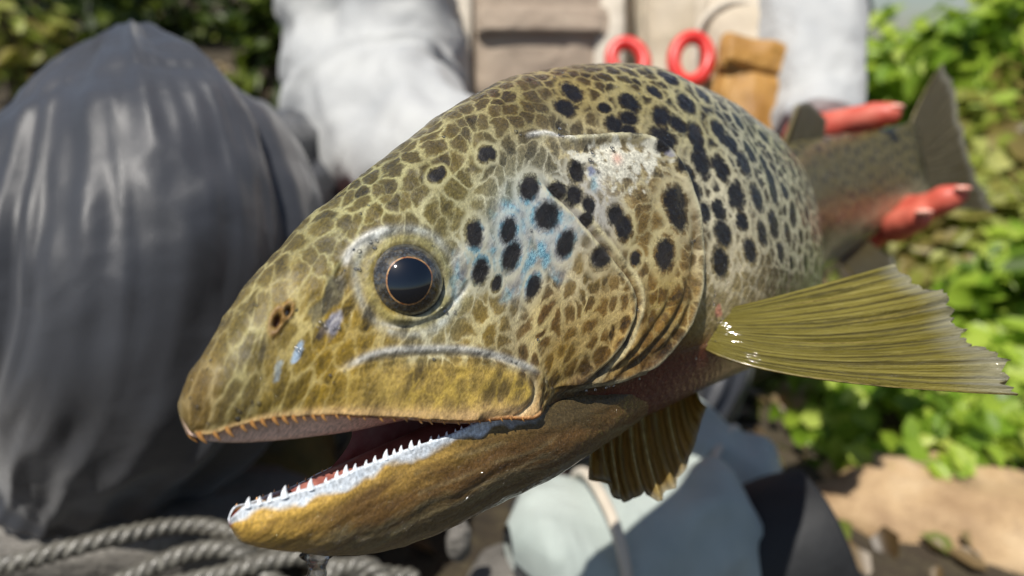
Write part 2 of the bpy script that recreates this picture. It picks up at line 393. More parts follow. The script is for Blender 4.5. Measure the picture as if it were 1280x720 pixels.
# --- colours: cells and net lines, picked at places of the skin
SAMP = [(245, 520, (118, 100, 54), (160, 140, 86)), (300, 440, (108, 100, 54), (172, 166, 105)), (370, 440, (142, 126, 58), (198, 182, 105)), (420, 300, (102, 95, 50), (176, 175, 115)),
 (470, 230, (97, 90, 48), (172, 172, 112)), (560, 190, (92, 82, 42), (170, 165, 105)), (640, 130, (82, 70, 34), (158, 148, 86)), (720, 100, (76, 62, 28), (158, 142, 76)), (800, 110, (72, 62, 30), (168, 158, 98)),
 (450, 395, (150, 130, 55), (196, 176, 96)), (420, 428, (172, 146, 48), (212, 190, 98)), (600, 410, (150, 130, 62), (214, 204, 142)), (680, 400, (124, 94, 46), (226, 206, 128)), (740, 390, (118, 92, 40), (226, 202, 116)),
 (640, 290, (128, 146, 150), (176, 196, 200)), (690, 295, (132, 142, 140), (186, 196, 196)), (600, 330, (140, 140, 116), (190, 192, 170)), (665, 330, (142, 138, 110), (196, 196, 172)), (565, 250, (116, 110, 66), (180, 180, 132)), (575, 360, (150, 150, 120), (196, 200, 176)),
 (745, 262, (158, 155, 145), (192, 194, 190)), (735, 350, (140, 124, 78), (198, 188, 145)), (800, 290, (140, 118, 66), (198, 188, 130)), (830, 380, (130, 102, 42), (190, 168, 86)), (780, 430, (122, 92, 34), (178, 146, 64)), (700, 450, (138, 112, 44), (192, 166, 80)),
 (900, 250, (62, 54, 38), (216, 212, 178)), (930, 180, (56, 50, 34), (194, 194, 160)), (980, 250, (62, 55, 38), (196, 196, 160)), (1000, 320, (104, 96, 68), (205, 202, 170)), (920, 350, (176, 166, 128), (216, 208, 174)), (870, 140, (70, 62, 34), (182, 178, 126)),
 (720, 510, (76, 56, 26), (120, 94, 50)), (640, 560, (72, 54, 28), (116, 92, 56)), (820, 470, (84, 60, 30), (130, 102, 58))]  # lower gill cover: browns darkened to carry its deep shade
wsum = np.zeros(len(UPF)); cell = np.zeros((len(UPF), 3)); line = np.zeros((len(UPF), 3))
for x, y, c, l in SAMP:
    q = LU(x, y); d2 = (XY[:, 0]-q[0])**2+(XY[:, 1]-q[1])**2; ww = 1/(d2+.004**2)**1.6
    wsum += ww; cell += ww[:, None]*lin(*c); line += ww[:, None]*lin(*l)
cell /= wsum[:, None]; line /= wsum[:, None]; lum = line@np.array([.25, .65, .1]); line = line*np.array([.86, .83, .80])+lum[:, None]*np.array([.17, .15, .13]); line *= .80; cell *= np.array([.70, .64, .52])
def paint(mask, c, arrs=None):
    global cell, line
    m = np.clip(mask, 0, 1)[:, None]; c = lin(*c); cell = cell*(1-m)+c*m; line = line*(1-m)+c*m
# rear body: olive back, silvery flank, pale belly
rear = sstep(1.25, 1.8, SF); tt = XY[:, 1]/(np.interp(SF, _st, _ctl[:, 4, 0]*0+1)*HL)
half = np.maximum(UT.max(1), 1e-6)[:, None]*np.ones_like(UT); hf = (UT/half).ravel()
rc = np.where((hf < .30)[:, None], lin(92, 88, 50), np.where((hf < .62)[:, None], lin(120, 112, 72), lin(186, 176, 140)))
kk = sstep(.22, .36, hf)[:, None]; k2 = sstep(.55, .75, hf)[:, None]
rc = (lin(62, 54, 30)*(1-kk)+lin(66, 58, 38)*kk)*(1-k2)+lin(182, 172, 138)*k2
rl = (lin(170, 165, 118)*(1-kk)+lin(205, 200, 165)*kk)*(1-k2)+lin(205, 198, 168)*k2
tl_ = sstep(2.4, 3.0, SF)[:, None]*(1-.5*k2); rc = rc*(1-tl_)+lin(70, 64, 32)*tl_; rl = rl*(1-tl_)+lin(118, 108, 64)*tl_
cell = cell*(1-rear[:, None])+rc*rear[:, None]; line = line*(1-rear[:, None])+rl*rear[:, None]
inmf = np.where(inm, sstep(0, .0025, md), 0)*mfade
mott = np.clip(.45+1.3*fbm(np.c_[XY*[1, 1.0], XY[:, :1]*0], 150, 21, 4), 0, 1)
cell = cell*(1-inmf[:, None])+(lin(156, 132, 66)*(1-mott[:, None]*.8)+lin(82, 68, 36)*mott[:, None]*.8)*inmf[:, None]
line = line*(1-inmf[:, None])+lin(206, 176, 78)*inmf[:, None]
lipm = g(IDX-5.86, .22)*(SF < .57)*(SF > .005)
paint(lipm*.75, (205, 170, 118)); paint(g(IDX-6.1, .12)*(SF < .57)*.8, (196, 128, 74))
paint(g(np.where(inm, .2, md-.0009), .0006)*mfade*out_ok*.45, (190, 176, 140))
paint(whitel*.8, (214, 214, 208)); paint(nos*.9, (60, 30, 18)); paint(nrim*.35, (150, 96, 62))
# pale patch on the gill cover, pink fleck, bluish flecks
PATCH = LU.poly([(716, 186), (752, 175), (800, 176), (826, 186), (836, 202), (815, 212), (800, 226), (778, 228), (752, 216), (728, 204), (716, 186)], 6)
d, sg, fr = polydist(XY, PATCH); inp = inpoly(XY, PATCH)
pn = fbm(np.c_[XY, XY[:, :1]*0], 420, 31, 3)
psd = np.where(inp, d, -d)+pn*.0048
patchm = sstep(-.0012, .0022, psd)
paint(patchm*.85, (208, 206, 190)); q = LU(772, 199); paint(g(np.hypot(*(XY-q).T), .0016)*.6, (214, 150, 128))
rough_p = sstep(-.010, -.001, psd)*(1-patchm)*sstep(-.1, .5, fbm(np.c_[XY, XY[:, :1]*0], 700, 77, 2)); paint(rough_p*.5, (176, 162, 116))
for x, y, r, c, k in ((740, 218, 9, (120, 130, 160), .8), (420, 402, 11, (150, 160, 190), .6), (372, 440, 7, (150, 175, 200), .8), (348, 458, 7, (130, 150, 165), .6), (405, 410, 7, (60, 66, 90), .6), (418, 365, 17, (66, 66, 58), .8), (398, 385, 12, (84, 84, 70), .7),
                      (905, 392, 10, (190, 120, 104), .7), (836, 190, 7, (140, 145, 175), .6)):
    q = LU(x, y); dd = np.hypot(*(XY-q).T)+.0012*pn; paint(k*(1-sstep(r*.00012, r*.00024, dd)), c)
ering = g(ed-.0102, .0013); paint(ering*.4, (150, 148, 100)); paint(g(ed-.0128, .0012)*.45*(fbm(UPF, 500, 5, 2)*.5+.8), (190, 198, 196)); paint((1-sstep(.0078, .0092, ed))*.95, (40, 38, 34))
paint(foldm*.55, (74, 56, 26)); paint(g(PRED, .0006)*sstep(.02, .12, PREFR)*(1-sstep(.85, 1, PREFR))*.5, (84, 66, 36)); paint(g(PRED-.0016, .0007)*sstep(.02, .12, PREFR)*(1-sstep(.7, .9, PREFR))*.6, (214, 204, 160))
opl = np.where(ins_op, g(OPED-.0008, .0008), 0)*fadeo; paint(opl*.6, (196, 192, 160)); paint(np.where(outside, g(OPED-.0008, .0009), 0)*fadeo*.8, (50, 42, 28))
# raw red skin behind the lower gill opening
redm = body_m*sstep(.72, .80, hf)*(1-sstep(1.06, 1.22, SF))*(SF > .7); paint(redm*.92, (84, 24, 14))
# inside of the mouth
inmouth = sstep(6.25, 6.9, IDX)*(SF < .63); mt = np.clip(SF/.5, 0, 1)[:, None]
mc = lin(232, 200, 178)*(1-sstep(.14, .40, SF)[:, None])+lin(196, 112, 100)*sstep(.14, .40, SF)[:, None]
cell = cell*(1-inmouth[:, None])+mc*inmouth[:, None]; line = line*(1-inmouth[:, None])+mc*inmouth[:, None]
# --- black spots: place, radius in picture pixels
SPOTS = [(545, 219, 9), (552, 215, 7), (606, 193, 9), (614, 192, 7), (718, 108, 11), (711, 127, 12), (661, 236, 14), (683, 271, 17), (635, 288, 13), (639, 319, 15), (593, 292, 14), (707, 305, 14), (750, 321, 14), (666, 357, 12), (602, 338, 13), (622, 354, 8),
 (722, 213, 12), (697, 238, 11), (718, 244, 12), (735, 258, 10), (732, 275, 9), (770, 268, 12), (780, 285, 13), (843, 251, 14), (846, 270, 13), (831, 318, 15), (796, 323, 8), (791, 122, 10), (858, 127, 9), (793, 141, 9), (831, 141, 10),
 (776, 149, 10), (792, 158, 10), (873, 165, 9), (835, 170, 14), (826, 180, 9), (900, 162, 8), (866, 216, 12), (876, 234, 11), (884, 202, 11), (906, 207, 9), (930, 204, 9), (938, 190, 7), (851, 205, 9), (964, 222, 7), (967, 242, 8), (924, 244, 10), (947, 247, 9),
 (991, 267, 8), (1009, 269, 7), (967, 280, 9), (953, 291, 8), (911, 289, 11), (940, 313, 9), (908, 327, 12), (890, 262, 8), (985, 292, 7), (1000, 245, 6), (915, 180, 8), (955, 202, 6), (906, 262, 8), (930, 275, 7), (980, 240, 6), (852, 152, 8), (880, 186, 8), (760, 128, 6), (820, 112, 6)]
spotd = np.full(len(UPF), 4.0); sp_xy = []
for x, y, r in SPOTS:
    q = LU(x, y); dep = LU.d[LU.k]; n_ = LU.N[LU.k]; p_ = LU.P[LU.k]; ca = abs(np.dot(n_, p_)/np.linalg.norm(p_))
    rm = r/FPX*dep/max(.45, ca)**.5*(1.14 if x > 840 else 1.08); ex = .86+.28*random.random()
    a = random.uniform(0, 3.1) if x < 845 else random.uniform(1.3, 1.8); ex = ex if x < 845 else .84; dx, dy = XY[:, 0]-q[0], XY[:, 1]-q[1]
    u = dx*math.cos(a)+dy*math.sin(a); v_ = -dx*math.sin(a)+dy*math.cos(a)
    spotd = np.minimum(spotd, np.hypot(u*ex, v_/ex)/rm); sp_xy.append((q[0], q[1]))
sp_xy = np.array(sp_xy)
for i in range(2600):                          # the rest of the flank and tail
    q = np.array([random.uniform(1.15*HL, 4.25*HL), random.uniform(0, .085)]); s_ = q[0]/HL
    hm = np.interp(s_, sv, UT.max(1))
    if q[1] > hm*.60 or (s_ < 1.9 and random.random() < .25): continue
    if np.min(np.hypot(*(sp_xy-q).T)) < (.0095 if s_ < 2.5 else .0100): continue
    sp_xy = np.vstack([sp_xy, q]); rm = random.uniform(.0022, .0034)*(1 if s_ < 2.5 else 1.05)
    spotd = np.minimum(spotd, np.hypot(XY[:, 0]-q[0], (XY[:, 1]-q[1])*.85)/rm)
netk = 1.0-.85*np.clip(inmf*.55+inmouth+patchm+redm, 0, 1)-.75*sstep(.55, .75, hf)*body_m
blue = LU(655, 300); netk *= 1-.75*g(np.hypot(*(XY-blue).T), .013)
netk *= 1-.45*sstep(2.0, 2.8, SF)
blu = np.zeros(len(UPF))
for x, y, r, k_ in ((640, 292, .0085, 1), (668, 262, .0065, 1), (690, 292, .0075, 1), (600, 312, .006, .8), (655, 338, .007, .9), (712, 282, .005, .8), (580, 325, .0045, .7), (745, 222, .003, .6), (700, 335, .004, .6), (570, 350, .0035, .5)):
    q = LU(x, y); dd = np.hypot(*(XY-q).T)+.002*fbm(Q3, 260, 61, 2); blu = np.maximum(blu, k_*(1-sstep(r*.55, r*1.25, dd)))
netw = body_m*.45+1.15*g(np.hypot(*(XY-LU(690, 405)).T), .021)+.8*g(np.hypot(*(XY-LU(800, 400)).T), .012)

def attach(o, cell, line, spotd, netk, wet, xy, netw, blu):
    me = o.data; fattr(me, 'netw', netw); fattr(me, 'blu', blu); vattr(me, 'cellcol', cell); vattr(me, 'linecol', line); fattr(me, 'spotd', spotd); fattr(me, 'netk', netk); fattr(me, 'wet', wet)
    vattr(me, 'skin', np.c_[xy, xy[:, :1]*0])
# --- lower jaw
LOW = [  # s, gum half width, gum height, outer half width, its height, bottom, floor of the mouth
 (.030, .008, -.172, .013, -.180, -.190, -.174), (.036, .018, -.167, .026, -.186, -.208, -.174), (.048, .028, -.161, .038, -.190, -.222, -.177), (.070, .038, -.164, .048, -.196, -.238, -.190), (.115, .053, -.166, .062, -.202, -.264, -.208), (.16, .066, -.169, .075, -.206, -.290, -.222),
 (.22, .082, -.166, .090, -.208, -.315, -.234), (.30, .101, -.164, .108, -.208, -.334, -.238), (.38, .114, -.168, .120, -.205, -.341, -.228), (.46, .124, -.165, .130, -.210, -.341, -.228),
 (.53, .129, -.166, .137, -.212, -.339, -.22), (.61, .128, -.166, .139, -.215, -.336, -.20), (.78, .10, -.18, .122, -.225, -.322, -.2), (.95, .06, -.19, .085, -.23, -.308, -.2), (1.08, .02, -.21, .03, -.23, -.28, -.21)]
def half_low(wg, vg, W, vo, B, Fl):
    return [(0, Fl), (wg*.5, Fl+.002), (wg*.86, (Fl+vg*2)/3), (wg, vg), (W*.985, (vg+vo)/2-.004), (W, vo), (W*.93, vo+(B-vo)*.38), (W*.66, vo+(B-vo)*.76), (W*.3, vo+(B-vo)*.965), (0, B)]
_ls = np.array([r[0] for r in LOW]); _lc = np.array([half_low(*r[1:]) for r in LOW])
slv = np.concatenate([np.linspace(.030, .055, 16, endpoint=False), np.arange(.055, 1.08, .0030)])
_lc[..., 1] += .13*_lc[..., 0]*0
LS, LR, LI, LPOS = loft(_ls, _lc, slv, [10, 12, 16, 26, 26, 26, 26, 20, 14])
LR[..., 1] += .14*LR[..., 0]*(1-sstep(.45, .62, LS)); LPOS = place(LS, LR[..., 0], LR[..., 1])
LT = arclen(LR); LN = normals(LPOS)*FLIP
if np.mean(np.sum((LPOS-(spine(LS)[0]+spine(LS)[2]*-.26*HL))*LN, -1)) < 0: LN = -LN
LL = Lift(LS, LT, LPOS, LN, (LI[None, :] > 2.9) & (np.arange(LR.shape[1])[None, :] < LR.shape[1]//2) & (LS > -1))
LXY = np.stack([LS*HL, LT], -1).reshape(-1, 2); LPF = LPOS.reshape(-1, 3); LNF = LN.reshape(-1, 3); LSF = LS.ravel(); LIF = np.broadcast_to(LI[None, :], LS.shape).ravel()
ld = np.zeros(len(LPF))
JF = [([(318, 668), (370, 655), (430, 628), (490, 598), (550, 572)], 1), ([(360, 676), (430, 655), (500, 622), (570, 590), (620, 570)], .8), ([(420, 682), (490, 660), (560, 625), (630, 590)], .9), ([(560, 560), (600, 552), (640, 545)], .8), ([(470, 686), (540, 660), (600, 630), (660, 598)], .7), ([(520, 640), (590, 612), (660, 578), (730, 545)], 1), ([(560, 610), (630, 585), (700, 548)], 1), ([(600, 575), (650, 560), (700, 530)], .8), ([(560, 650), (630, 616), (700, 580), (760, 548)], 1)]
jm = np.zeros(len(LPF)); jl = np.zeros(len(LPF))
for pts, kf in JF:
    d, sg, fr = polydist(LXY, LL.poly(pts, 5)); f_ = sstep(0, .25, fr)*(1-sstep(.75, 1, fr)); ld += (-.00010*g(d, .0009)+.00005*g(d-.0026, .0016))*kf*f_; jm = np.maximum(jm, g(d, .0016)*f_*kf); jl = np.maximum(jl, np.where(sg > 0, g(d-.0020, .0006), 0)*f_*kf*(LSF > .3))
streak = fbm(np.c_[LXY[:, 0]*.16+.3*LXY[:, 1], LXY[:, 1]+.0012*fbm(LPF, 90, 40, 2), LXY[:, 0]*0], 420, 41, 4)
ld += .00016*fbm(LPF, 300, 44, 3)+.00006*streak*(LIF > 3.2)+.0005*g(LIF-3.0, .35)*(LSF < .6)+.0001*fbm(LPF, 70, 47, 2)*(LSF > .1)
LDP = LPF+LNF*ld[:, None]
# colours of the lower jaw
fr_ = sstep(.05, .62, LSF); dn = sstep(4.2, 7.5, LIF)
lc = lin(198, 160, 76)*(1-fr_)[:, None]+lin(74, 62, 38)*fr_[:, None]  # rear brown darkened, under-jaw shade put into the colour
lw_ = LIF+.45*fbm(np.c_[LXY[:, 0]*.3, LXY[:, 1], LXY[:, 0]*0], 300, 48, 3); bk = sstep(.06, .22, LSF)
m1 = (sstep(4.7, 5.6, lw_)*bk)[:, None]*.9; lc = lc*(1-m1)+lin(104, 76, 42)*m1
m2 = (sstep(6.0, 6.8, lw_)*bk)[:, None]*.85; lc = lc*(1-m2)+lin(120, 112, 80)*m2
stk = np.clip(.35+1.5*streak, 0, 1)[:, None]*sstep(3.8, 4.8, LIF)[:, None]
lc = lc*(1-.5*stk)+lin(92, 68, 34)*.5*stk
lc = lc*(1-.4*jm[:, None])+lin(58, 42, 24)*.4*jm[:, None]; lc = lc*(1-.4*jl[:, None])+lin(150, 136, 100)*.4*jl[:, None]
gy = np.clip(fbm(LPF, 800, 51, 2)*.7+.5, 0, 1)
gum = sstep(2.35, 2.8, LIF)*(1-sstep(3.42, 3.85, LIF+(.35*fbm(LPF, 240, 52, 2))))*(1-sstep(.46, .60, LSF))
gc = lin(206, 214, 222)*(1-gy[:, None]*.25)+lin(170, 196, 220)*gy[:, None]*.25
tip = sstep(.10, .05, LSF)[:, None]; 
lc = lc*(1-gum[:, None]*.95)+gc*gum[:, None]*.95
flr = (1-sstep(2.1, 2.6, LIF))*(LSF < .66)
lc = lc*(1-flr[:, None])+lin(118, 56, 50)*flr[:, None]
pale = sstep(8.0, 8.8, LIF)[:, None]*.5; lc = lc*(1-pale)+lin(150, 140, 112)*pale
# --- join the two shells into the one skin of the fish
def shell(P, n, m, cap0, cap1):
    q = grid_faces(n, m, True); i0 = n*m
    c = np.stack([P.reshape(n, m, 3)[0].mean(0)-_A[4]*.0006, P.reshape(n, m, 3)[-1].mean(0)])
    t = [(i0, (k+1) % m, k) for k in range(m)]+[(i0+1, (n-1)*m+k, (n-1)*m+(k+1) % m) for k in range(m)]
    return np.vstack([P, c]), q, np.array(t)
ga = shell(UDP, *US.shape, 0, 0); gb = shell(LDP, *LS.shape, 0, 0)
ext = lambda a: np.concatenate([a, a[:1], a[-1:]])
FV, FQ, FT = join_geo([ga, gb])
FISH = c2w(place(np.array(1.6), np.array(0.), np.array(-.42)))

b = MB('trout_skin')
sk = b.attr('skin', 'Vector'); cc = b.attr('cellcol', 'Color'); lcn = b.attr('linecol', 'Color'); sdn = b.attr('spotd', 'Fac'); nk = b.attr('netk', 'Fac'); wet = b.attr('wet', 'Fac')
wn = b.noise(sk, 95, 2, out='Color')
warp = b.add('VectorMath', operation='MULTIPLY_ADD'); b.l.new(wn, warp.inputs[0]); warp.inputs[1].default_value = (.0080, .0080, 0); b.l.new(sk, warp.inputs[2])
wn2 = b.noise(sk, 420, 2, out='Color')
warp2 = b.add('VectorMath', operation='MULTIPLY_ADD'); b.l.new(wn2, warp2.inputs[0]); warp2.inputs[1].default_value = (.0024, .0024, 0); b.l.new(warp.outputs[0], warp2.inputs[2])
vo = b.add('TexVoronoi', voronoi_dimensions='2D', feature='DISTANCE_TO_EDGE'); vo.inputs['Scale'].default_value = 200; vo.inputs['Randomness'].default_value = .92; b.l.new(warp2.outputs[0], vo.inputs['Vector'])
vc = b.add('TexVoronoi', voronoi_dimensions='2D', feature='F1'); vc.inputs['Scale'].default_value = 200; vc.inputs['Randomness'].default_value = .92; b.l.new(warp2.outputs[0], vc.inputs['Vector'])
fine = b.noise(sk, 1250, 3, .75); mid = b.noise(sk, 520, 4, .65)
lw = b.math('ADD', vo.outputs[0], b.math('MULTIPLY', b.math('SUBTRACT', mid, .5), .15)); lw = b.math('ADD', b.math('MULTIPLY', lw, .62), b.math('MULTIPLY', b.math('SUBTRACT', .50, vc.outputs['Distance']), .34)); lw = b.math('SUBTRACT', lw, b.math('MULTIPLY', b.attr('netw', 'Fac'), .10))
net = b.math('POWER', b.math('SUBTRACT', 1.0, b.sm(lw, -.065, .175)), 1.3); lowf = b.noise(sk, 70, 2); net = b.math('MULTIPLY', net, nk); net = b.math('MULTIPLY', net, b.math('ADD', .45, b.math('MULTIPLY', b.sm(lowf, .35, .62), .55)))
cellv = b.mix(b.math('MULTIPLY', vc.outputs['Distance'], .0), cc, cc)
tone = b.math('ADD', b.math('MULTIPLY', b.math('SUBTRACT', mid, .5), .9), b.math('MULTIPLY', b.math('SUBTRACT', fine, .5), .7))
sepc = b.add('SeparateColor'); b.l.new(vc.outputs['Color'], sepc.inputs[0])
tone = b.math('ADD', tone, b.math('MULTIPLY', b.math('SUBTRACT', sepc.outputs[0], .5), b.math('MULTIPLY', nk, .55)))
ctr_ = b.math('MULTIPLY', b.math('SUBTRACT', 1.0, b.sm(b.math('ADD', vc.outputs['Distance'], b.math('MULTIPLY', b.math('SUBTRACT', mid, .5), .5)), .12, .42)), b.math('MULTIPLY', sepc.outputs[1], nk))
tone = b.math('SUBTRACT', tone, b.math('MULTIPLY', ctr_, .45))
tone = b.math('MAXIMUM', b.math('ADD', tone, .98), .2)
cm = b.add('VectorMath', operation='SCALE'); b.l.new(cc, cm.inputs[0]); b.l.new(tone, cm.inputs[3])
c1 = b.mix(net, cm.outputs[0], lcn)
gr = b.add('VectorMath', operation='SCALE'); b.l.new(c1, gr.inputs[0]); b.l.new(b.math('ADD', b.math('MULTIPLY', b.math('SUBTRACT', fine, .5), 1.7), 1.0), gr.inputs[3])
bl = b.attr('blu', 'Fac'); gran = b.sm(b.noise(sk, 1000, 4, .8), .40, .60); lg = b.sm(b.noise(sk, 210, 2), .40, .60)
bcol = b.mix(gran, b.mix(lg, lin(150, 158, 176), lin(58, 116, 142)), b.mix(lg, lin(196, 198, 204), lin(128, 178, 196)))
gb = b.mix(b.math('MULTIPLY', bl, b.math('ADD', .35, b.math('MULTIPLY', lg, .5))), gr.outputs[0], bcol)
sn = b.math('ADD', sdn, b.math('MULTIPLY', b.math('SUBTRACT', mid, .5), .55)); sn = b.math('ADD', sn, b.math('MULTIPLY', b.math('SUBTRACT', fine, .5), .35))
halo = b.math('MULTIPLY', b.sm(sn, 1.0, 1.3), b.math('SUBTRACT', 1.0, b.sm(sn, 1.3, 1.85)))
c2 = b.mix(b.math('MULTIPLY', halo, .8), gb, lcn)
spot = b.math('SUBTRACT', 1.0, b.sm(sn, .66, 1.16))
c3 = b.mix(b.math('MULTIPLY', spot, .985), c2, lin(20, 16, 15))
bh = b.math('ADD', b.math('MULTIPLY', mid, .5), b.math('MULTIPLY', fine, .35)); bh = b.math('ADD', bh, b.math('MULTIPLY', net, .12))
nm = b.bump(bh, .55, .0006)
rg = b.math('ADD', b.math('MULTIPLY', fine, .22), b.math('SUBTRACT', .46, b.math('MULTIPLY', wet, .2)))
SKIN = b.P(col=c3, rough=rg, normal=nm, spec=.28, coat=.75, coatr=.05)
wetn = b.noise(sk, 300, 3, .65)
b.l.new(b.bump(b.math('ADD', wetn, b.math('MULTIPLY', mid, .8)), 1.0, .0050), b.p.inputs['Coat Normal'])

trout = thing('trout', 'large golden brown trout with black spots and open toothed mouth, held towards the viewer', 'fish', FISH)
body = part('body', c2w(FV), FQ, SKIN, trout, FT)
nl = len(LPF)+2
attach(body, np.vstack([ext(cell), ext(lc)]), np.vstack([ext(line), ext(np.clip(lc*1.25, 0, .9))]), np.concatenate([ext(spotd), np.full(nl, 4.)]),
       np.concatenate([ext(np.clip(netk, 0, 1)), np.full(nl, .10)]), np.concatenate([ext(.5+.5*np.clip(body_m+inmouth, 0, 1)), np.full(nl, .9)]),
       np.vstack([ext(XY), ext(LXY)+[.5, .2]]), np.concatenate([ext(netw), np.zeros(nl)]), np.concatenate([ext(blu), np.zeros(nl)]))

# ------------------------------------------------------------------ parts of the trout: eyes, tongue, teeth, fins
def basis(n):
    n = n/np.linalg.norm(n); u = np.cross(n, [0, 0, 1.0]); u /= np.linalg.norm(u); return u, np.cross(u, n), n     # right-ish, up-ish, out
def cap(center, n, R, r0, r1, nr=10, na=64, shape=None):
    u, v_, n = basis(n); a = np.linspace(0, 2*np.pi, na, endpoint=False); f = np.ones(na) if shape is None else shape(a)
    P = []
    for k in range(nr+1):
        r = (r0+(r1-r0)*k/nr)*f; z = np.sqrt(np.maximum(R*R-r*r, 0))
        P.append(center+np.cos(a)[:, None]*r[:, None]*u+np.sin(a)[:, None]*r[:, None]*v_+z[:, None]*n)
    return np.array(P).reshape(-1, 3), grid_faces(nr+1, na, True)
b = MB('eye_globe'); b.P(col=lin(58, 60, 62), rough=.12, coat=1.0, coatr=.03); M_GLOBE = b.m
b = MB('eye_iris'); co = b.coord(); n1 = b.noise(co, 520, 5, .7); n2 = b.noise(co, 1600, 3, .7)
b.P(col=b.mix(b.sm(n2, .45, .7), b.ramp(n1, [(.3, lin(20, 20, 20)), (.5, lin(50, 46, 38)), (.68, lin(112, 100, 74))]), lin(80, 86, 92)), rough=.25, coat=1.0, coatr=.03); M_IRIS = b.m
b = MB('eye_gold_ring'); b.P(col=b.ramp(b.noise(b.coord(), 700, 3), [(.35, lin(150, 86, 34)), (.65, lin(222, 176, 116))]), rough=.3, coat=1.0, coatr=.03); M_RING = b.m
b = MB('eye_pupil'); b.P(col=lin(9, 16, 26), rough=.06, coat=1.0, coatr=.02); M_PUPIL = b.m
pear = lambda a: 1+.12*np.maximum(np.cos(a-2.7), 0)**5-.04*np.cos(2*a)
for (c, n, near) in ((EYE_C, EYE_N, True), (EYE_C2, EYE_N2, False)):
    n = .45*n-.55*(c/np.linalg.norm(c)) if near else n
    n = n/np.linalg.norm(n)
    G = sphere_geo([0, 0, 0], EYE_R, 48, 30)
    e = part('eye', c2w(G[0]+c), G[1], M_GLOBE, trout, G[2])
    for nm_, mat, R, r0, r1, shp in (('iris', M_IRIS, EYE_R+.00006, .0050, .0084, None), ('gold_ring', M_RING, EYE_R+.00010, .0050, .00535, pear), ('pupil', M_PUPIL, EYE_R+.00013, .0001, .00515, pear)):
        P, q = cap(c, n, R, r0, r1, shape=shp); part(nm_, c2w(P), q, mat, e)
# beads of water added on the skin to give wet glints
rb = random.Random(12); beads = []
for (x, y) in ((470, 300), (447, 315), (438, 332), (345, 383), (339, 371), (362, 386), (415, 408), (404, 404), (372, 436), (735, 192), (760, 184), (896, 372), (420, 468), (640, 455), (690, 480), (655, 170), (560, 398), (300, 520), (318, 500), (700, 168), (868, 300), (800, 470), (770, 492), (740, 505)):
    for q in range(3): LU(x+rb.gauss(0, 5), y+rb.gauss(0, 5)); beads.append((LU.P[LU.k], LU.N[LU.k], rb.uniform(.00025, .00065)))
for q in range(90):
    k = rb.randrange(len(LU.S))
    if LU.S[k] < 1.15: beads.append((LU.P[k], LU.N[k], rb.uniform(.0002, .0005)))
bg_ = []
for p, n_, r_ in beads:
    u, v_, n_ = basis(n_); sg_ = sphere_geo([0, 0, 0], 1.0, 10, 6); bg_.append((p+(sg_[0][:, :1]*u+sg_[0][:, 1:2]*v_)*r_+sg_[0][:, 2:]*n_*r_*.55, sg_[1], sg_[2]))
bv, bq, bt = join_geo(bg_); b = MB('bead_water'); tb_ = b.add('BsdfTransparent'); gb_ = b.add('BsdfGlossy'); gb_.inputs['Roughness'].default_value = .08; fr2 = b.add('Fresnel'); fr2.inputs[0].default_value = 1.5; mx_ = b.add('MixShader')
b.l.new(b.math('ADD', fr2.outputs[0], .06), mx_.inputs[0]); b.l.new(tb_.outputs[0], mx_.inputs[1]); b.l.new(gb_.outputs[0], mx_.inputs[2]); b.l.new(mx_.outputs[0], b.n['Material Output'].inputs[0]); wb = part('glint_beads', c2w(bv), bq, b.m, trout, bt); wb['kind'] = 'stuff'
# tongue
b = MB('tongue_flesh'); co = b.coord(); b.P(col=b.ramp(b.noise(co, 160, 4), [(.3, lin(128, 70, 62)), (.7, lin(176, 116, 102))]), rough=.28, coat=.5, coatr=.1, normal=b.bump(b.noise(co, 500, 3), .3, .0006)); M_TONGUE = b.m
ts = np.linspace(.13, .56, 24); tw = np.interp(ts, [.13, .17, .3, .56], [.012, .032, .048, .06]); tz = np.interp(ts, [.13, .2, .35, .56], [-.186, -.178, -.172, -.165])
aa = np.linspace(0, 2*np.pi, 20, endpoint=False)
TP = np.array([place(np.full(20, s_), np.cos(aa)*w_, z_+np.sin(aa)*.022) for s_, w_, z_ in zip(ts, tw, tz)])
part('tongue', c2w(TP.reshape(-1, 3)), grid_faces(24, 20, True), M_TONGUE, trout)
# skin stretched between the jaws at the corners of the mouth
b = MB('mouth_skin'); co = b.coord(); b.P(col=b.ramp(b.noise(co, 120, 4), [(.3, lin(196, 122, 112)), (.7, lin(232, 184, 168))]), rough=.3, coat=.5, coatr=.1, normal=b.bump(b.noise(co, 420, 3), .4, .0006)); M_MSKIN = b.m
_UD = UDP.reshape(*US.shape, 3); _LD = LDP.reshape(*LS.shape, 3); _ju = int(np.argmin(np.abs(UI[:len(UI)//2]-6.5))); _jl = int(np.argmin(np.abs(LI[:len(LI)//2]-2.6)))
for side, s0 in ((0, .43), (1, .22)):
    rows = []
    for s_ in np.linspace(s0, .60, 40):
        i = int(np.argmin(np.abs(sv-min(s_, .55)))); k_ = int(np.argmin(np.abs(slv-s_))); a_ = _UD[i, _ju if side == 0 else US.shape[1]-_ju]; c_ = _LD[k_, _jl if side == 0 else LS.shape[1]-_jl]
        t_ = np.linspace(0, 1, 16)[:, None]; bow = np.sin(t_*np.pi)*spine(np.array(s_))[3]*(-.0015 if side == 0 else .0015)+spine(np.array(s_))[1]*np.sin(t_*np.pi)*.010*(1 if s_ < .5 else .3)
        rows.append(a_*(1-t_)+c_*t_+bow)
    part('mouth_skin', c2w(np.array(rows).reshape(-1, 3)), grid_faces(40, 16), M_MSKIN, trout)
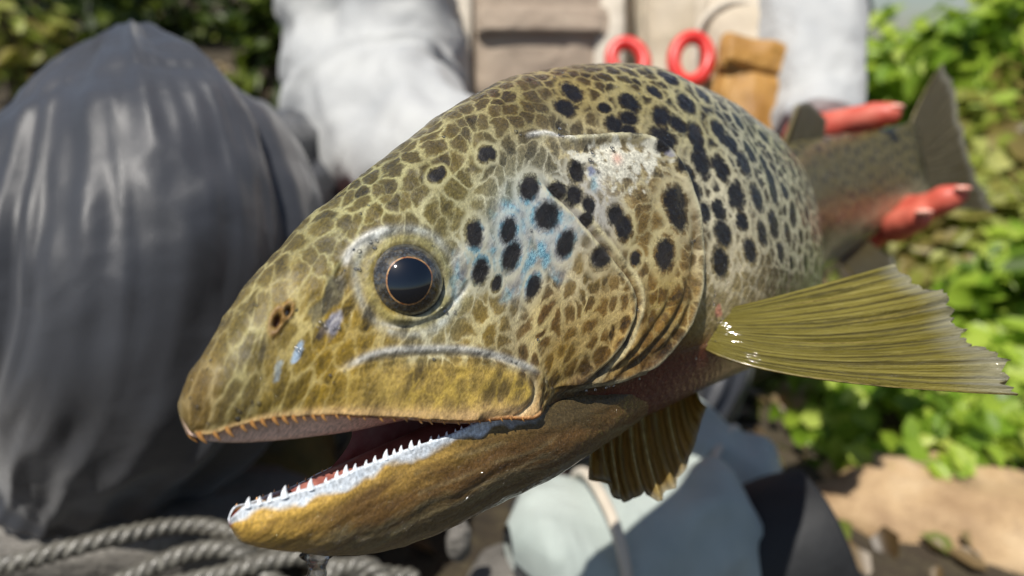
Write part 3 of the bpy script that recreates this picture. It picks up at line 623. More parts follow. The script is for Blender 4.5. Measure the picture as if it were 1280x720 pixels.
# teeth
b = MB('tooth_enamel'); b.P(col=lin(226, 230, 234), rough=.18, coat=.6, coatr=.05, sss=.1); M_TOOTH = b.m
b = MB('tooth_amber'); b.P(col=lin(206, 150, 88), rough=.2, coat=.5, coatr=.05); M_TOOTH2 = b.m
def tooth(p, up, back, h, r, mat):
    n = 8; P = []; a = np.linspace(0, 2*np.pi, n, endpoint=False); up = up/np.linalg.norm(up); u = np.cross(up, back); u /= np.linalg.norm(u); w_ = np.cross(u, up)
    for f, k in ((-.35, 1.3), (0, 1.05), (.35, .8), (.7, .5), (.95, .22)):
        c = p+up*h*f+back*h*.42*max(f, 0)**2; P.append(c+(np.cos(a)[:, None]*u+np.sin(a)[:, None]*w_)*r*k)
    P = np.array(P).reshape(-1, 3); P = np.vstack([P, p+up*h*1.02+back*h*.45]); q = grid_faces(5, n, True); t = [(5*n, 4*n+k, 4*n+(k+1) % n) for k in range(n)]
    part('tooth', c2w(P), q, mat, trout, np.array(t))
jg = int(np.argmin(np.abs(LI[:len(LI)//2]-2.92))); LD3 = LDP.reshape(*LS.shape, 3)
for side in (0, 1):
    j = jg if side == 0 else LS.shape[1]-jg
    s_ = .052; k = 0
    while s_ < .46:
        i = int(np.argmin(np.abs(slv-s_))); c, a_, vv, ww = spine(np.array(s_)); h = np.interp(s_, [.05, .1, .25, .46], [.0014, .0017, .0016, .0008])*random.uniform(.55, 1.15)*(1 if side == 0 else .4)
        tooth(LD3[i, j], vv*1.0+(-.12 if side == 0 else .12)*ww+a_*random.uniform(-.1, .12), a_, h, h*.46, M_TOOTH if side == 0 else M_TOOTH2); s_ += random.uniform(.011, .022)
ju = int(np.argmin(np.abs(UI[:len(UI)//2]-6.12))); UD3 = UDP.reshape(*US.shape, 3)
for side in (0, 1):
    j = ju if side == 0 else US.shape[1]-ju
    s_ = .012
    while s_ < .52:
        i = int(np.argmin(np.abs(sv-s_))); c, a_, vv, ww = spine(np.array(s_)); h = np.interp(s_, [0, .08, .2, .52], [.0022, .0021, .0012, .0009])*random.uniform(.75, 1.15)
        tooth(UD3[i, j], -vv, a_, h, h*.30, M_TOOTH2); s_ += random.uniform(.013, .019) if s_ < .2 else random.uniform(.018, .026)

# fins
def fin_mat(name, c1, c2, c3, k=.35, stripes=27):
    b = MB(name); f = b.attr('fan', 'Vector'); mp = b.add('Mapping'); mp.inputs['Scale'].default_value = (120, 1.6, 1); b.l.new(f, mp.inputs['Vector'])
    n = b.noise(mp.outputs[0], 1.0, 4, .7, .6); mp2 = b.add('Mapping'); mp2.inputs['Scale'].default_value = (26, 5, 1); b.l.new(f, mp2.inputs['Vector']); n2 = b.noise(mp2.outputs[0], 1.0, 5, .7, .5)
    c = b.mix(b.sm(n2, .35, .7), b.ramp(n, [(.28, c1), (.5, c2), (.72, c3)]), c2)
    sx = b.add('SeparateXYZ'); b.l.new(f, sx.inputs[0])
    ph = b.math('ADD', b.math('MULTIPLY', sx.outputs[0], 2*math.pi*stripes), b.math('MULTIPLY', b.math('SUBTRACT', n2, .5), 4.5))
    st = b.sm(b.math('SINE', ph), .1, .95); c = b.mix(b.math('MULTIPLY', st, b.math('ADD', .30, b.math('MULTIPLY', n2, .65))), c, tuple(c1)+(1,))
    eg = b.sm(b.math('ADD', sx.outputs[1], b.math('MULTIPLY', b.math('SUBTRACT', n, .5), .12)), .86, 1.0); c = b.mix(b.math('MULTIPLY', eg, .6), c, tuple(lin(196, 194, 176))+(1,))
    co = b.coord(); fn = b.noise(co, 1500, 2)
    b.P(col=c, rough=.38, coat=.7, coatr=.06, normal=b.bump(b.math('ADD', n, b.math('MULTIPLY', fn, .6)), .9, .0007))
    tr = b.add('BsdfTranslucent'); b.l.new(c, tr.inputs[0]); mx = b.add('MixShader'); mx.inputs[0].default_value = k
    b.l.new(b.p.outputs[0], mx.inputs[1]); b.l.new(tr.outputs[0], mx.inputs[2]); b.l.new(mx.outputs[0], b.n['Material Output'].inputs[0])
    return b.m
M_FIN = fin_mat('fin_membrane', lin(60, 52, 20), lin(164, 152, 66), lin(220, 208, 124), .5)
M_FIN2 = fin_mat('fin_membrane_ochre', lin(128, 100, 44), lin(190, 162, 84), lin(226, 206, 146), .6)
M_FIN3 = fin_mat('fin_membrane_grey', lin(66, 58, 36), lin(104, 94, 64), lin(140, 132, 100), .4)
b = MB('fin_ray'); co = b.coord(); b.P(col=b.ramp(b.noise(co, 500, 3), [(.35, lin(84, 72, 34)), (.65, lin(134, 120, 62))]), rough=.35, coat=.5, coatr=.1); M_RAY = b.m
b = MB('fin_ray_pale'); co = b.coord(); b.P(col=b.ramp(b.noise(co, 500, 3), [(.35, lin(138, 114, 56)), (.65, lin(186, 164, 102))]), rough=.35, coat=.5, coatr=.1); M_RAY2 = b.m
def fin(name, base, mid, tip, nr, mat, ray_mat, thick=.00022, ridge=.0005, serr=.04, ray_r=.00035, up=None, ripple=.0, pleat=.0):
    """base, mid, tip: control points (viewer's frame) across the fan; rays run from base through mid to tip"""
    nu = (nr-1)*5+1; fu = np.linspace(0, 1, nu); nl_ = 26; tv = np.linspace(0, 1, nl_)
    cv = lambda L: np.stack([pchip(np.linspace(0, 1, len(L)), np.array(L)[:, k], fu) for k in range(3)], 1)
    B, Md, T = cv(base), cv(mid), cv(tip)
    rayp = np.abs(np.cos(np.pi*fu*(nr-1)))
    ln = 1+serr*(vnoise(np.c_[fu*nr*1.7, fu*0, fu*0], 1.0, 5)+.6*vnoise(np.c_[fu*nr*4.1, fu*0, fu*0+3], 1.0, 6)-.5*(1-rayp))
    P = np.zeros((nl_, nu, 3))
    for i, t in enumerate(tv):
        tt_ = (t*ln)[:, None]; P[i] = B*(1-tt_)**2+2*(2*Md-.5*(B+T)-0)*tt_*(1-tt_)+T*tt_**2
    du = np.gradient(P, axis=0); dv = np.gradient(P, axis=1); N = np.cross(du, dv); N /= np.linalg.norm(N, axis=-1, keepdims=True)+1e-12
    N[0] = N[1]
    hgt = ridge*(rayp**2)[None, :]*(1-.6*tv)[:, None]+ripple*np.sin(fu*nr*2.2)[None, :]*tv[:, None]**1.5
    P = P+N*(ripple*vnoise(np.c_[fu*6, fu*0, fu*0], 1, 8)[None, :]*tv[:, None]*3)[..., None]
    P = P+N*(pleat*np.cos(2*np.pi*fu*(nr-1))[None, :]*np.sin(np.pi*np.clip(tv, 0, .75)/1.5)[:, None])[..., None]
    A_ = P+N*(thick+hgt)[..., None]; B_ = P-N*(thick+hgt)[..., None]
    # closed shell
    V_ = np.vstack([A_.reshape(-1, 3), B_.reshape(-1, 3)]); q1 = grid_faces(nl_, nu); q2 = q1[:, ::-1]+nl_*nu; o = nl_*nu
    bd = [(i, 0) for i in range(nl_)]+[(nl_-1, j) for j in range(1, nu)]+[(i, nu-1) for i in range(nl_-2, -1, -1)]+[(0, j) for j in range(nu-2, 0, -1)]
    ids = np.array([i*nu+j for i, j in bd]); nx = np.roll(ids, -1); q3 = np.stack([ids, ids+o, nx+o, nx], 1)
    f = part(name, c2w(V_), np.vstack([q1, q2, q3]), mat, trout)
    fan = np.stack(np.meshgrid(tv, fu, indexing='ij')[::-1]+[np.zeros((nl_, nu))], -1).reshape(-1, 3); vattr(f.data, 'fan', np.vstack([fan, fan]))
    for k in range(nr):
        j = k*5; g_ = tube_geo(P[:, j], np.interp(tv, [0, .3, 1], [ray_r*1.5+ridge*.8, ray_r+ridge*.7, ray_r*.5]), 6); part('ray', c2w(g_[0]), g_[1], ray_mat, f, g_[2])
    return f
# near pectoral fin, spread to the side
fin('pectoral_fin', [V(888, 392, .241), V(882, 404, .240), V(876, 416, .239), V(874, 430, .238)],
    [V(1010, 364, .246), V(1022, 388, .238), V(1032, 420, .230), V(1010, 447, .226), V(1000, 466, .222)],
    [V(1116, 340, .258), V(1162, 362, .246), V(1196, 398, .236), V(1228, 438, .226), V(1275, 487, .214)], 19, M_FIN, M_RAY, ridge=.00042, ray_r=.00016, serr=.026, ripple=.0010, pleat=.0007)
# far pectoral fin under the throat
fin('pectoral_fin', [V(742, 520, .262), V(775, 505, .264), V(815, 490, .268), V(868, 470, .274)], [V(738, 560, .252), V(775, 572, .254), V(822, 555, .258), V(872, 498, .266)],
    [V(740, 592, .246), V(776, 624, .248), V(812, 622, .250), V(850, 596, .254), V(884, 512, .262)], 10, M_FIN2, M_RAY2, ridge=.0004, serr=.05, ray_r=.0003, ripple=.0008, pleat=.0019)
# rear fins, in the frame of the fish
pl = lambda s_, w_, v_: place(np.array(float(s_)), np.array(float(w_)), np.array(float(v_)))
fin('adipose_fin', [pl(2.95, 0, .34), pl(3.15, 0, .325), pl(3.38, 0, .30)], [pl(3.06, .005, .43), pl(3.20, .005, .43), pl(3.40, .005, .37)], [pl(3.16, .01, .53), pl(3.26, .01, .52), pl(3.42, .01, .42)], 4, M_FIN3, M_RAY, thick=.0015, ridge=.0003, serr=.0)
fin('tail_fin', [pl(4.30, 0, .24), pl(4.36, 0, .10), pl(4.36, 0, -.08), pl(4.30, 0, -.21)], [pl(4.44, .02, .38), pl(4.50, .03, .16), pl(4.52, .03, -.12), pl(4.50, .02, -.28)],
    [pl(4.62, .06, .53), pl(4.66, .07, .34), pl(4.66, .08, .04), pl(4.76, .07, -.2), pl(4.90, .06, -.40)], 13, M_FIN3, M_RAY, thick=.0005, serr=.03)
fin('anal_fin', [pl(3.35, .0, -.235), pl(3.5, .0, -.225), pl(3.66, .0, -.215)], [pl(3.42, .06, -.36), pl(3.55, .06, -.36), pl(3.70, .05, -.30)], [pl(3.50, .12, -.54), pl(3.66, .12, -.50), pl(3.80, .08, -.38)], 8, M_FIN3, M_RAY, thick=.0004)
for sd_ in (1, -1):
    fin('pelvic_fin', [pl(2.25, .10*sd_, -.27), pl(2.32, .11*sd_, -.265), pl(2.38, .12*sd_, -.255)], [pl(2.36, .15*sd_, -.34), pl(2.44, .16*sd_, -.33), pl(2.50, .16*sd_, -.29)], [pl(2.52, .19*sd_, -.42), pl(2.62, .20*sd_, -.38), pl(2.66, .18*sd_, -.30)], 7, M_FIN3, M_RAY)
fin('dorsal_fin', [pl(1.75, 0, .43), pl(1.95, 0, .42), pl(2.2, 0, .41)], [pl(2.02, -.03, .445), pl(2.2, -.03, .435), pl(2.36, -.02, .42)], [pl(2.34, -.06, .43), pl(2.46, -.06, .42), pl(2.52, -.04, .41)], 8, M_FIN3, M_RAY, thick=.0004)

# ------------------------------------------------------------------ the angler
def cloth_tube(path, radii, n_ring=72, n_span=14, flat=1.0, folds=.006, fscale=18., along=.3, seed=1, rings=None, closed_ends=True, flatdir=None, pleats=None):
    """a sleeve or trouser leg: smooth path, radii, uneven folds; viewer's frame"""
    P = catmull(np.array(path), n_span); R = catmull(np.array(radii, float)[:, None], n_span)[:, 0]; m = len(P)
    T = np.gradient(P, axis=0); T /= np.linalg.norm(T, axis=1)[:, None]
    N = np.zeros_like(P); ref = np.array([0, -1.0, 0.01]) if flatdir is None else np.array(flatdir, float)
    for i in range(m):
        v_ = ref-T[i]*np.dot(ref, T[i]); N[i] = v_/(np.linalg.norm(v_)+1e-9)
    B = np.cross(T, N); a = np.linspace(0, 2*np.pi, n_ring, endpoint=False)
    L = np.concatenate([[0], np.cumsum(np.linalg.norm(np.diff(P, axis=0), axis=1))])
    rr = R[:, None]*np.ones(n_ring)
    q = np.stack([np.cos(a)[None, :]*R[:, None], np.sin(a)[None, :]*R[:, None], L[:, None]*np.ones(n_ring)], -1)
    q2 = q.copy(); q2[..., 2] *= along
    w_ = fbm(q, 9, seed+50, 2)[..., None]*.02
    f = 1-np.abs(fbm(q2+w_, fscale, seed, 3))*1.7
    rr = rr+folds*f+folds*.6*fbm(q, fscale*2.2, seed+9, 2)
    if pleats is not None:                       # long folds that run down from a bend
        for (fq, am, sd2) in pleats:
            q3 = np.stack([np.cos(a)[None, :]*fq+0*L[:, None], np.sin(a)[None, :]*fq+0*L[:, None], L[:, None]*3.2+0*a[None, :]], -1); rr = rr+am*(1-2.2*np.abs(fbm(q3, 1.0, sd2, 2)))*sstep(.0, .45, R[:, None]/.085)
    if rings is not None:
        for (c, wd_, h, tilt) in rings:            # bunched cross folds
            x = L[:, None]/L[-1]-c-tilt*np.cos(a)[None, :]-.02*fbm(q, 14, seed+3, 2); rr = rr+h*np.exp(-(x/wd_)**2)
    Vv = P[:, None]+N[:, None]*(np.cos(a)[None, :]*rr)[..., None]*flat+B[:, None]*(np.sin(a)[None, :]*rr)[..., None]
    Vv = Vv.reshape(-1, 3); qd = grid_faces(m, n_ring, True); t = np.zeros((0, 3), int)
    if closed_ends:
        Vv = np.vstack([Vv, P[:1], P[-1:]]); i0 = m*n_ring
        t = np.array([(i0, (k+1) % n_ring, k) for k in range(n_ring)]+[(i0+1, (m-1)*n_ring+k, (m-1)*n_ring+(k+1) % n_ring) for k in range(n_ring)])
    return Vv, qd, t
def fabric(name, c1, c2, rough=.7, weave=900, wstr=.25, sheen=.2, spec=.3, bigs=14, coat=0.0, crumple=.5):
    b = MB(name); co = b.coord(); n = b.noise(co, bigs, 4); c = b.ramp(n, [(.3, c1), (.7, c2)])
    wv = b.add('TexWave', wave_type='BANDS', bands_direction='DIAGONAL'); wv.inputs['Scale'].default_value = weave; wv.inputs['Distortion'].default_value = 1.5; b.l.new(co, wv.inputs['Vector'])
    h = b.math('ADD', b.math('MULTIPLY', wv.outputs['Fac'], .3), b.noise(co, 180, 4))
    cr = b.noise(co, 20, 2, .5, .8); nm_ = b.bump(cr, crumple, .012, b.bump(h, wstr, .001))
    return b.P(col=c, rough=rough, spec=spec, sheen=sheen, normal=nm_, coat=coat, coatr=.3)
M_SHIRT = fabric('white_shirt', lin(164, 166, 167), lin(190, 191, 189), .75)
M_WADER = fabric('wader_cloth', lin(41, 43, 48), lin(59, 61, 67), .42, spec=.55, sheen=.2, bigs=9, crumple=.22)
M_VEST = fabric('vest_canvas', lin(150, 134, 118), lin(178, 162, 144), .85)
M_VEST2 = fabric('vest_light_canvas', lin(186, 172, 150), lin(208, 196, 176), .85)
M_STRAP = fabric('vest_strap', lin(196, 184, 166), lin(214, 206, 190), .8)
M_BOOT = fabric('boot_upper', lin(146, 156, 151), lin(186, 195, 189), .7, bigs=11)
b = MB('skin'); co = b.coord(); b.P(col=b.ramp(b.noise(co, 45, 4), [(.3, lin(190, 72, 56)), (.7, lin(210, 116, 96))]), rough=.5, sss=.0, normal=b.bump(b.noise(co, 300, 4), .3, .0008)); M_SKIN = b.m
M_SOLE = simple_mat('boot_rubber', lin(22, 23, 25), lin(34, 35, 37), 30, .7)

person_base = c2w(V(640, 620, .95)); person_base[2] = 0.0
person = thing('person', 'seated person in white shirt, tan vest and grey waders holding the trout', 'person', person_base)
# the body as one skin: capsules melted together
caps = []
def capsule(p, q, r1, r2, n=7):
    p, q = np.array(p, float), np.array(q, float); m = max(2, int(np.linalg.norm(q-p)/(min(r1, r2)*.5))+1)
    for t in np.linspace(0, 1, m): caps.append((p+(q-p)*t, r1+(r2-r1)*t))
def chain(pts, rs):
    for (a_, b_, x, y) in zip(pts[:-1], pts[1:], rs[:-1], rs[1:]): capsule(a_, b_, x, y)
TAILP = lambda s_, w_, v_: place(np.array(float(s_)), np.array(float(w_)), np.array(float(v_)))
# left hand (right in the picture): palm behind the tail root, thumb over the top, fingers round underneath
hw = V(1016, 176, .655); palm = V(1062, 205, .615); kn = V(1098, 232, .600)
# thumb over the top edge, fingertips towards the tail
fingers_l = [([palm, V(1010, 178, .60), V(1040, 158, .575), V(1062, 151, .565), V(1090, 146, .554), V(1114, 141, .545)], [.014, .0125, .0130, .0112, .0116, .0092]),
             ([kn, V(1128, 262, .585), V(1146, 264, .548), V(1164, 257, .533), V(1180, 250, .525), V(1196, 243, .520)], [.0125, .0120, .0130, .0108, .0112, .0088]),
             ([V(1090, 238, .600), V(1112, 282, .580), V(1122, 284, .542), V(1136, 279, .526), V(1150, 272, .514)], [.0125, .0120, .0124, .0104, .0092]),
             ([V(1076, 240, .602), V(1090, 296, .580), V(1100, 290, .575), V(1112, 280, .572)], [.012, .0115, .0108, .0098]),
             ([V(1062, 238, .604), V(1070, 300, .585), V(1078, 286, .582), V(1088, 276, .578)], [.011, .010, .0095, .0085])]
# right hand behind the belly
rw = V(770, 330, .50); rp = V(830, 345, .465)
fingers_r = [([rp, V(850, 300, .455), V(880, 280, .445), V(905, 270, .44)], [.014, .0115, .0105, .0095])]+[
             ([rp, V(860, 340+18*k, .452), V(895-4*k, 345+18*k, .445), V(915-8*k, 345+18*k, .44)], [.014, .0115, .0105, .009]) for k in range(4)]
shR, elR = V(475, -210, .93), V(452, 170, .715)
shL, elL = V(905, -230, .95), V(1005, 10, .765)
hip = V(660, 470, 1.0); chest = V(680, -90, .98); neck = V(680, -330, .97); headc = V(680, -470, .93)
chain([hip, V(670, 200, 1.0), chest, V(680, -200, .98)], [.14, .13, .135, .11]); chain([V(600, -220, .96), V(760, -220, .96)], [.08, .08])
chain([V(680, -230, .97), neck], [.06, .055]); chain([neck, headc], [.06, .085]); chain([headc, V(680, -560, .93)], [.088, .085]); chain([V(680, -455, .85), V(680, -470, .845)], [.014, .012])
chain([shR, elR, rw], [.045, .034, .024]); chain([shL, elL, hw], [.045, .030, .025])
chain([rw, rp], [.028, .026]); chain([hw, palm, kn], [.027, .024, .020])
for f_ in fingers_l+fingers_r: chain(*f_)
kneeR, ankR = V(195, 240, .50), V(90, 700, .56)
kneeL, ankL = V(850, 350, .78), V(745, 590, .67)
chain([V(590, 470, 1.0), kneeR, ankR], [.085, .040, .040]); chain([V(740, 470, 1.0), kneeL, ankL], [.095, .062, .042])
gs = [sphere_geo(p, r, 12, 8) for p, r in caps]; gv, gq, gt = join_geo(gs)
tmp_me = raw_mesh('tmp', c2w(gv)-np.array(person.location), gq, gt); tmp = bpy.data.objects.new('tmp', tmp_me); COL.objects.link(tmp)
md_ = tmp.modifiers.new('r', 'REMESH'); md_.mode = 'VOXEL'; md_.voxel_size = .0042
sm_ = tmp.modifiers.new('s', 'SMOOTH'); sm_.iterations = 5; sm_.factor = .5
bpy.context.view_layer.update(); dg = bpy.context.evaluated_depsgraph_get(); bm_me = bpy.data.meshes.new_from_object(tmp.evaluated_get(dg)); bm_me.name = 'body'
bpy.data.objects.remove(tmp); bm_me.materials.clear(); bm_me.materials.append(M_SKIN)
bm_me.polygons.foreach_set('use_smooth', np.ones(len(bm_me.polygons), bool))
bo = bpy.data.objects.new('body', bm_me); COL.objects.link(bo); bo.parent = person
M_NAIL = simple_mat('finger_nail', lin(236, 160, 140), lin(244, 184, 164), 60, .25)
for c_, a_ in ((V(1120, 134, .541), (.9, .1, .15)), (V(1203, 236, .513), (.8, -.2, .4)), (V(1155, 265, .505), (.8, -.2, .4))):
    g_ = sphere_geo([0, 0, 0], [.0062, .0048, .0024], 14, 8); part('nail', c2w(g_[0]+c_), g_[1], M_NAIL, person, g_[2])
# hair, off the picture but on the head
hg = sphere_geo(V(680, -545, .955), [.098, .10, .098], 40, 24); hv = hg[0]+(hg[0]-V(680, -545, .955))*(.03*fbm(hg[0], 30, 3, 3))[:, None]
part('hair', c2w(hv), hg[1], simple_mat('hair_brown', lin(52, 38, 26), lin(84, 62, 42), 200, .6), person, hg[2])

# shirt: trunk and sleeves
tr = cloth_tube([V(660, 520, 1.0), V(668, 250, 1.0), V(680, 0, .985), V(680, -170, .98), V(680, -290, .975)], [.165, .165, .185, .17, .06], folds=.006, seed=4, flat=.72)
part('shirt', c2w(tr[0]), tr[1], M_SHIRT, person, tr[2])
s1 = cloth_tube([V(520, -250, .95), V(478, -150, .90), V(470, -30, .83), V(468, 70, .765), V(482, 160, .70), V(560, 222, .615), V(690, 300, .525), V(770, 328, .50)], [.07, .080, .082, .078, .073, .060, .046, .036], n_ring=96, n_span=18,
                folds=.010, fscale=11, along=.6, seed=11, rings=[(.34, .014, .012, .04), (.40, .014, .014, -.04), (.46, .013, .016, .045), (.52, .013, .012, -.03), (.58, .014, .010, .03), (.28, .02, .008, .03)])
part('sleeve', c2w(s1[0]), s1[1], M_SHIRT, person, s1[2])
s2 = cloth_tube([V(830, -260, .96), V(905, -210, .93), V(965, -90, .84), V(1003, 0, .765), V(1014, 70, .72), V(1017, 130, .69), V(1020, 172, .665)], [.06, .072, .066, .058, .048, .041, .036], n_ring=96, n_span=18,
                folds=.0045, fscale=16, along=.4, seed=23, rings=[(.46, .012, .010, .03), (.52, .012, .012, .05), (.59, .012, .014, -.05), (.66, .011, .012, .05), (.72, .010, .008, -.03), (.985, .02, .004, 0)])
part('sleeve', c2w(s2[0]), s2[1], M_SHIRT, person, s2[2])
# waders: a raised knee on the left of the picture, the other leg lower behind the trout
w1 = cloth_tube([V(166, 46, .480), V(168, 58, .478), V(172, 98, .470), V(184, 165, .460), V(192, 235, .452), V(194, 330, .450), V(182, 420, .458), V(150, 500, .48), V(110, 600, .53), V(70, 740, .58)],
                [.003, .018, .037, .065, .088, .099, .094, .078, .066, .06], n_ring=220, n_span=26, folds=.0045, fscale=13, along=.9, seed=31, pleats=[(1.9, .0065, 131), (4.4, .0030, 137)], rings=[(.60, .012, .008, .03), (.655, .010, -.016, .02), (.70, .012, .012, -.02), (.76, .012, -.010, .03)])
wth = cloth_tube([V(600, 470, 1.0), V(450, 350, .86), V(330, 260, .68), V(245, 200, .555)], [.115, .105, .085, .050], n_ring=90, n_span=16, folds=.004, seed=33, pleats=[(2.0, .006, 139)])
part('waders', c2w(wth[0]), wth[1], M_WADER, person, wth[2])
part('waders', c2w(w1[0]), w1[1], M_WADER, person, w1[2], label='dark grey wader leg with the knee raised')
w2 = cloth_tube([V(720, 470, 1.0), V(800, 400, .90), V(850, 350, .80), V(850, 430, .76), V(820, 500, .73), V(770, 560, .69), V(735, 600, .67)],
                [.115, .105, .075, .07, .066, .06, .058], n_ring=110, n_span=16, folds=.003, fscale=17, along=.25, seed=37, pleats=[(3.2, .008, 141)])
part('waders', c2w(w2[0]), w2[1], M_WADER, person, w2[2])
w3 = cloth_tube([V(640, 300, 1.0), V(650, 420, 1.0), V(660, 560, 1.02)], [.175, .185, .17], folds=.005, seed=39, flat=.8)
part('waders', c2w(w3[0]), w3[1], M_WADER, person, w3[2])
# vest: shell, pockets, straps
vt = cloth_tube([V(668, 250, .995), V(672, 130, .985), V(680, 0, .975), V(680, -120, .972), V(680, -200, .972)], [.182, .186, .200, .192, .165], n_ring=110, folds=.004, fscale=12, seed=45, flat=.76)
vest = part('vest', c2w(vt[0]), vt[1], M_VEST2, person, vt[2])
def pad(corners, thick, n=26, bulge=.012, puff=.0, seed=3, fold=.002):
    """a stuffed pocket: four corner points seen from the front (viewer's frame), rounded, with depth towards the viewer"""
    c = np.array(corners, float); u = np.linspace(-1, 1, n); U, W_ = np.meshgrid(u, u, indexing='ij')
    k = .86; x = U*np.sqrt(1-.5*(W_**2)*.25*1.0); y = W_*np.sqrt(1-.5*(U**2)*.25)
    P = ((1-x)*(1-y))[..., None]/4*c[0]+((1+x)*(1-y))[..., None]/4*c[1]+((1+x)*(1+y))[..., None]/4*c[2]+((1-x)*(1+y))[..., None]/4*c[3]
    nrm = np.cross(c[1]-c[0], c[3]-c[0]); nrm /= np.linalg.norm(nrm); nrm = nrm if nrm[1] < 0 else -nrm
    e = np.maximum(np.abs(U), np.abs(W_)); h = thick*(1-np.clip((e-.80)/.20, 0, 1)**2.5)+bulge*(1-U**2)*(1-W_**2)+fold*fbm(P, 45, seed, 3)
    A_ = P+nrm*h[..., None]; B_ = P-nrm*.004
    V_ = np.vstack([A_.reshape(-1, 3), B_.reshape(-1, 3)]); q = grid_faces(n, n); o = n*n
    bd = [(i, 0) for i in range(n)]+[(n-1, j) for j in range(1, n)]+[(i, n-1) for i in range(n-2, -1, -1)]+[(0, j) for j in range(n-2, 0, -1)]
    ids = np.array([i*n+j for i, j in bd]); nx = np.roll(ids, -1)
    return V_, np.vstack([q, q[:, ::-1]+o, np.stack([ids, ids+o, nx+o, nx], 1)])
def part_pad(name, corners, thick, mat, parent, **kw):
    v_, q = pad(corners, thick, **kw); return part(name, c2w(v_), q, mat, parent)
pk = part_pad('pocket', [V(588, -120, .81), V(765, -120, .81), V(768, 150, .83), V(584, 150, .83)], .030, M_VEST, vest, seed=5, bulge=.010)
part_pad('pocket_flap', [V(592, 8, .782), V(762, 8, .782), V(762, 44, .782), V(592, 42, .782)], .006, M_VEST, vest, seed=8, bulge=.003)
part_pad('pocket', [V(800, -60, .84), V(905, -60, .83), V(905, 170, .84), V(800, 170, .85)], .020, M_VEST2, vest, seed=12, bulge=.012)
part_pad('pocket', [V(868, -6, .77), V(975, -6, .77), V(1000, 120, .76), V(865, 120, .77)], .026, M_VEST2, vest, seed=14, bulge=.016)
for xs in ((556, 598), (748, 792)):
    pth = [V(xs[0]+18, -180, .815), V(xs[0]+16, -40, .795), V(xs[0]+14, 60, .79), V(xs[0]+12, 170, .80)]
    g_ = cloth_tube(pth, [.016]*4, n_ring=28, n_span=10, folds=.0012, fscale=40, seed=51+xs[0], flat=.45); part('strap', c2w(g_[0]), g_[1], M_STRAP, vest, g_[2])
g_ = tube_geo(c2w(catmull([V(868, 110, .742), V(872, 40, .738), V(905, 6, .735), V(950, 10, .735), V(980, 46, .735), V(990, 110, .735)], 10)), .004, 8); part('piping', g_[0], g_[1], M_STRAP, vest, g_[2])
# boots
def boot(path, W_, H_, seed, label):
    """path: heel, arch, ball, toe (viewer's frame, sole line)"""
    P = c2w(catmull(np.array(path), 10)); m = len(P); f = np.linspace(0, 1, m); up = np.array([0, 0, 1.0])
    T = np.gradient(P, axis=0); T /= np.linalg.norm(T, axis=1)[:, None]; S_ = np.cross(T, up); S_ /= np.linalg.norm(S_, axis=1)[:, None]
    w_ = W_*np.interp(f, [0, .06, .2, .45, .75, .92, 1], [.35, .72, .86, .82, 1.0, .8, .25]); h_ = H_*np.interp(f, [0, .05, .25, .5, .75, .92, 1], [.7, 1.15, 1.35, 1.0, .72, .56, .25])
    a = np.linspace(0, 2*np.pi, 48, endpoint=False)
    R = np.stack([np.sign(np.cos(a))*np.abs(np.cos(a))**.8, np.where(np.sin(a) > 0, np.abs(np.sin(a))**.9, -.25*np.abs(np.sin(a))**.5)], 1)
    V_ = P[:, None]+S_[:, None]*(R[None, :, 0]*w_[:, None])[..., None]+up*(R[None, :, 1]*h_[:, None])[..., None]
    V_ = V_+.012*fbm(V_, 16, seed, 3)[..., None]*up+.006*fbm(V_, 60, seed+4, 2)[..., None]*S_[:, None]
    u_ = part('boot', V_.reshape(-1, 3), grid_faces(m, 48, True), M_BOOT, person, label=label)
    sv_ = P[:, None]+S_[:, None]*(R[None, :, 0]*(w_*1.06+.002)[:, None])[..., None]+up*(np.where(R[None, :, 1] > 0, .012, -.03)*np.ones((m, 1)))[..., None]
    part('sole', sv_.reshape(-1, 3), grid_faces(m, 48, True), M_SOLE, u_)
    k = int(m*.72); ring = P[k]+S_[k]*(R[:25, 0]*(w_[k]+.003))[:, None]+up*(R[:25, 1]*(h_[k]+.003))[:, None]
    g_ = tube_geo(ring, .0035, 8); part('toe_seam', g_[0], g_[1], M_STRAP, u_, g_[2])
    k = int(m*.10); g_ = cloth_tube([P[k]+up*H_*.5, P[k]+up*H_*1.0-T[k]*.02, P[k]+up*H_*1.35-T[k]*.05], [.050, .048, .045], n_ring=48, n_span=8, folds=.003, seed=seed, flatdir=T[k])
    part('boot_shaft', g_[0], g_[1], M_SOLE, u_, g_[2])
boot([V(960, 800, .50), V(880, 760, .485), V(770, 722, .46), V(636, 705, .44)], .056, .075, 61, 'pale grey-green boot with rounded toe nearer the viewer')
boot([V(720, 590, .64), V(800, 612, .61), V(880, 632, .575), V(975, 640, .545)], .052, .078, 67, 'pale grey-green boot further back')

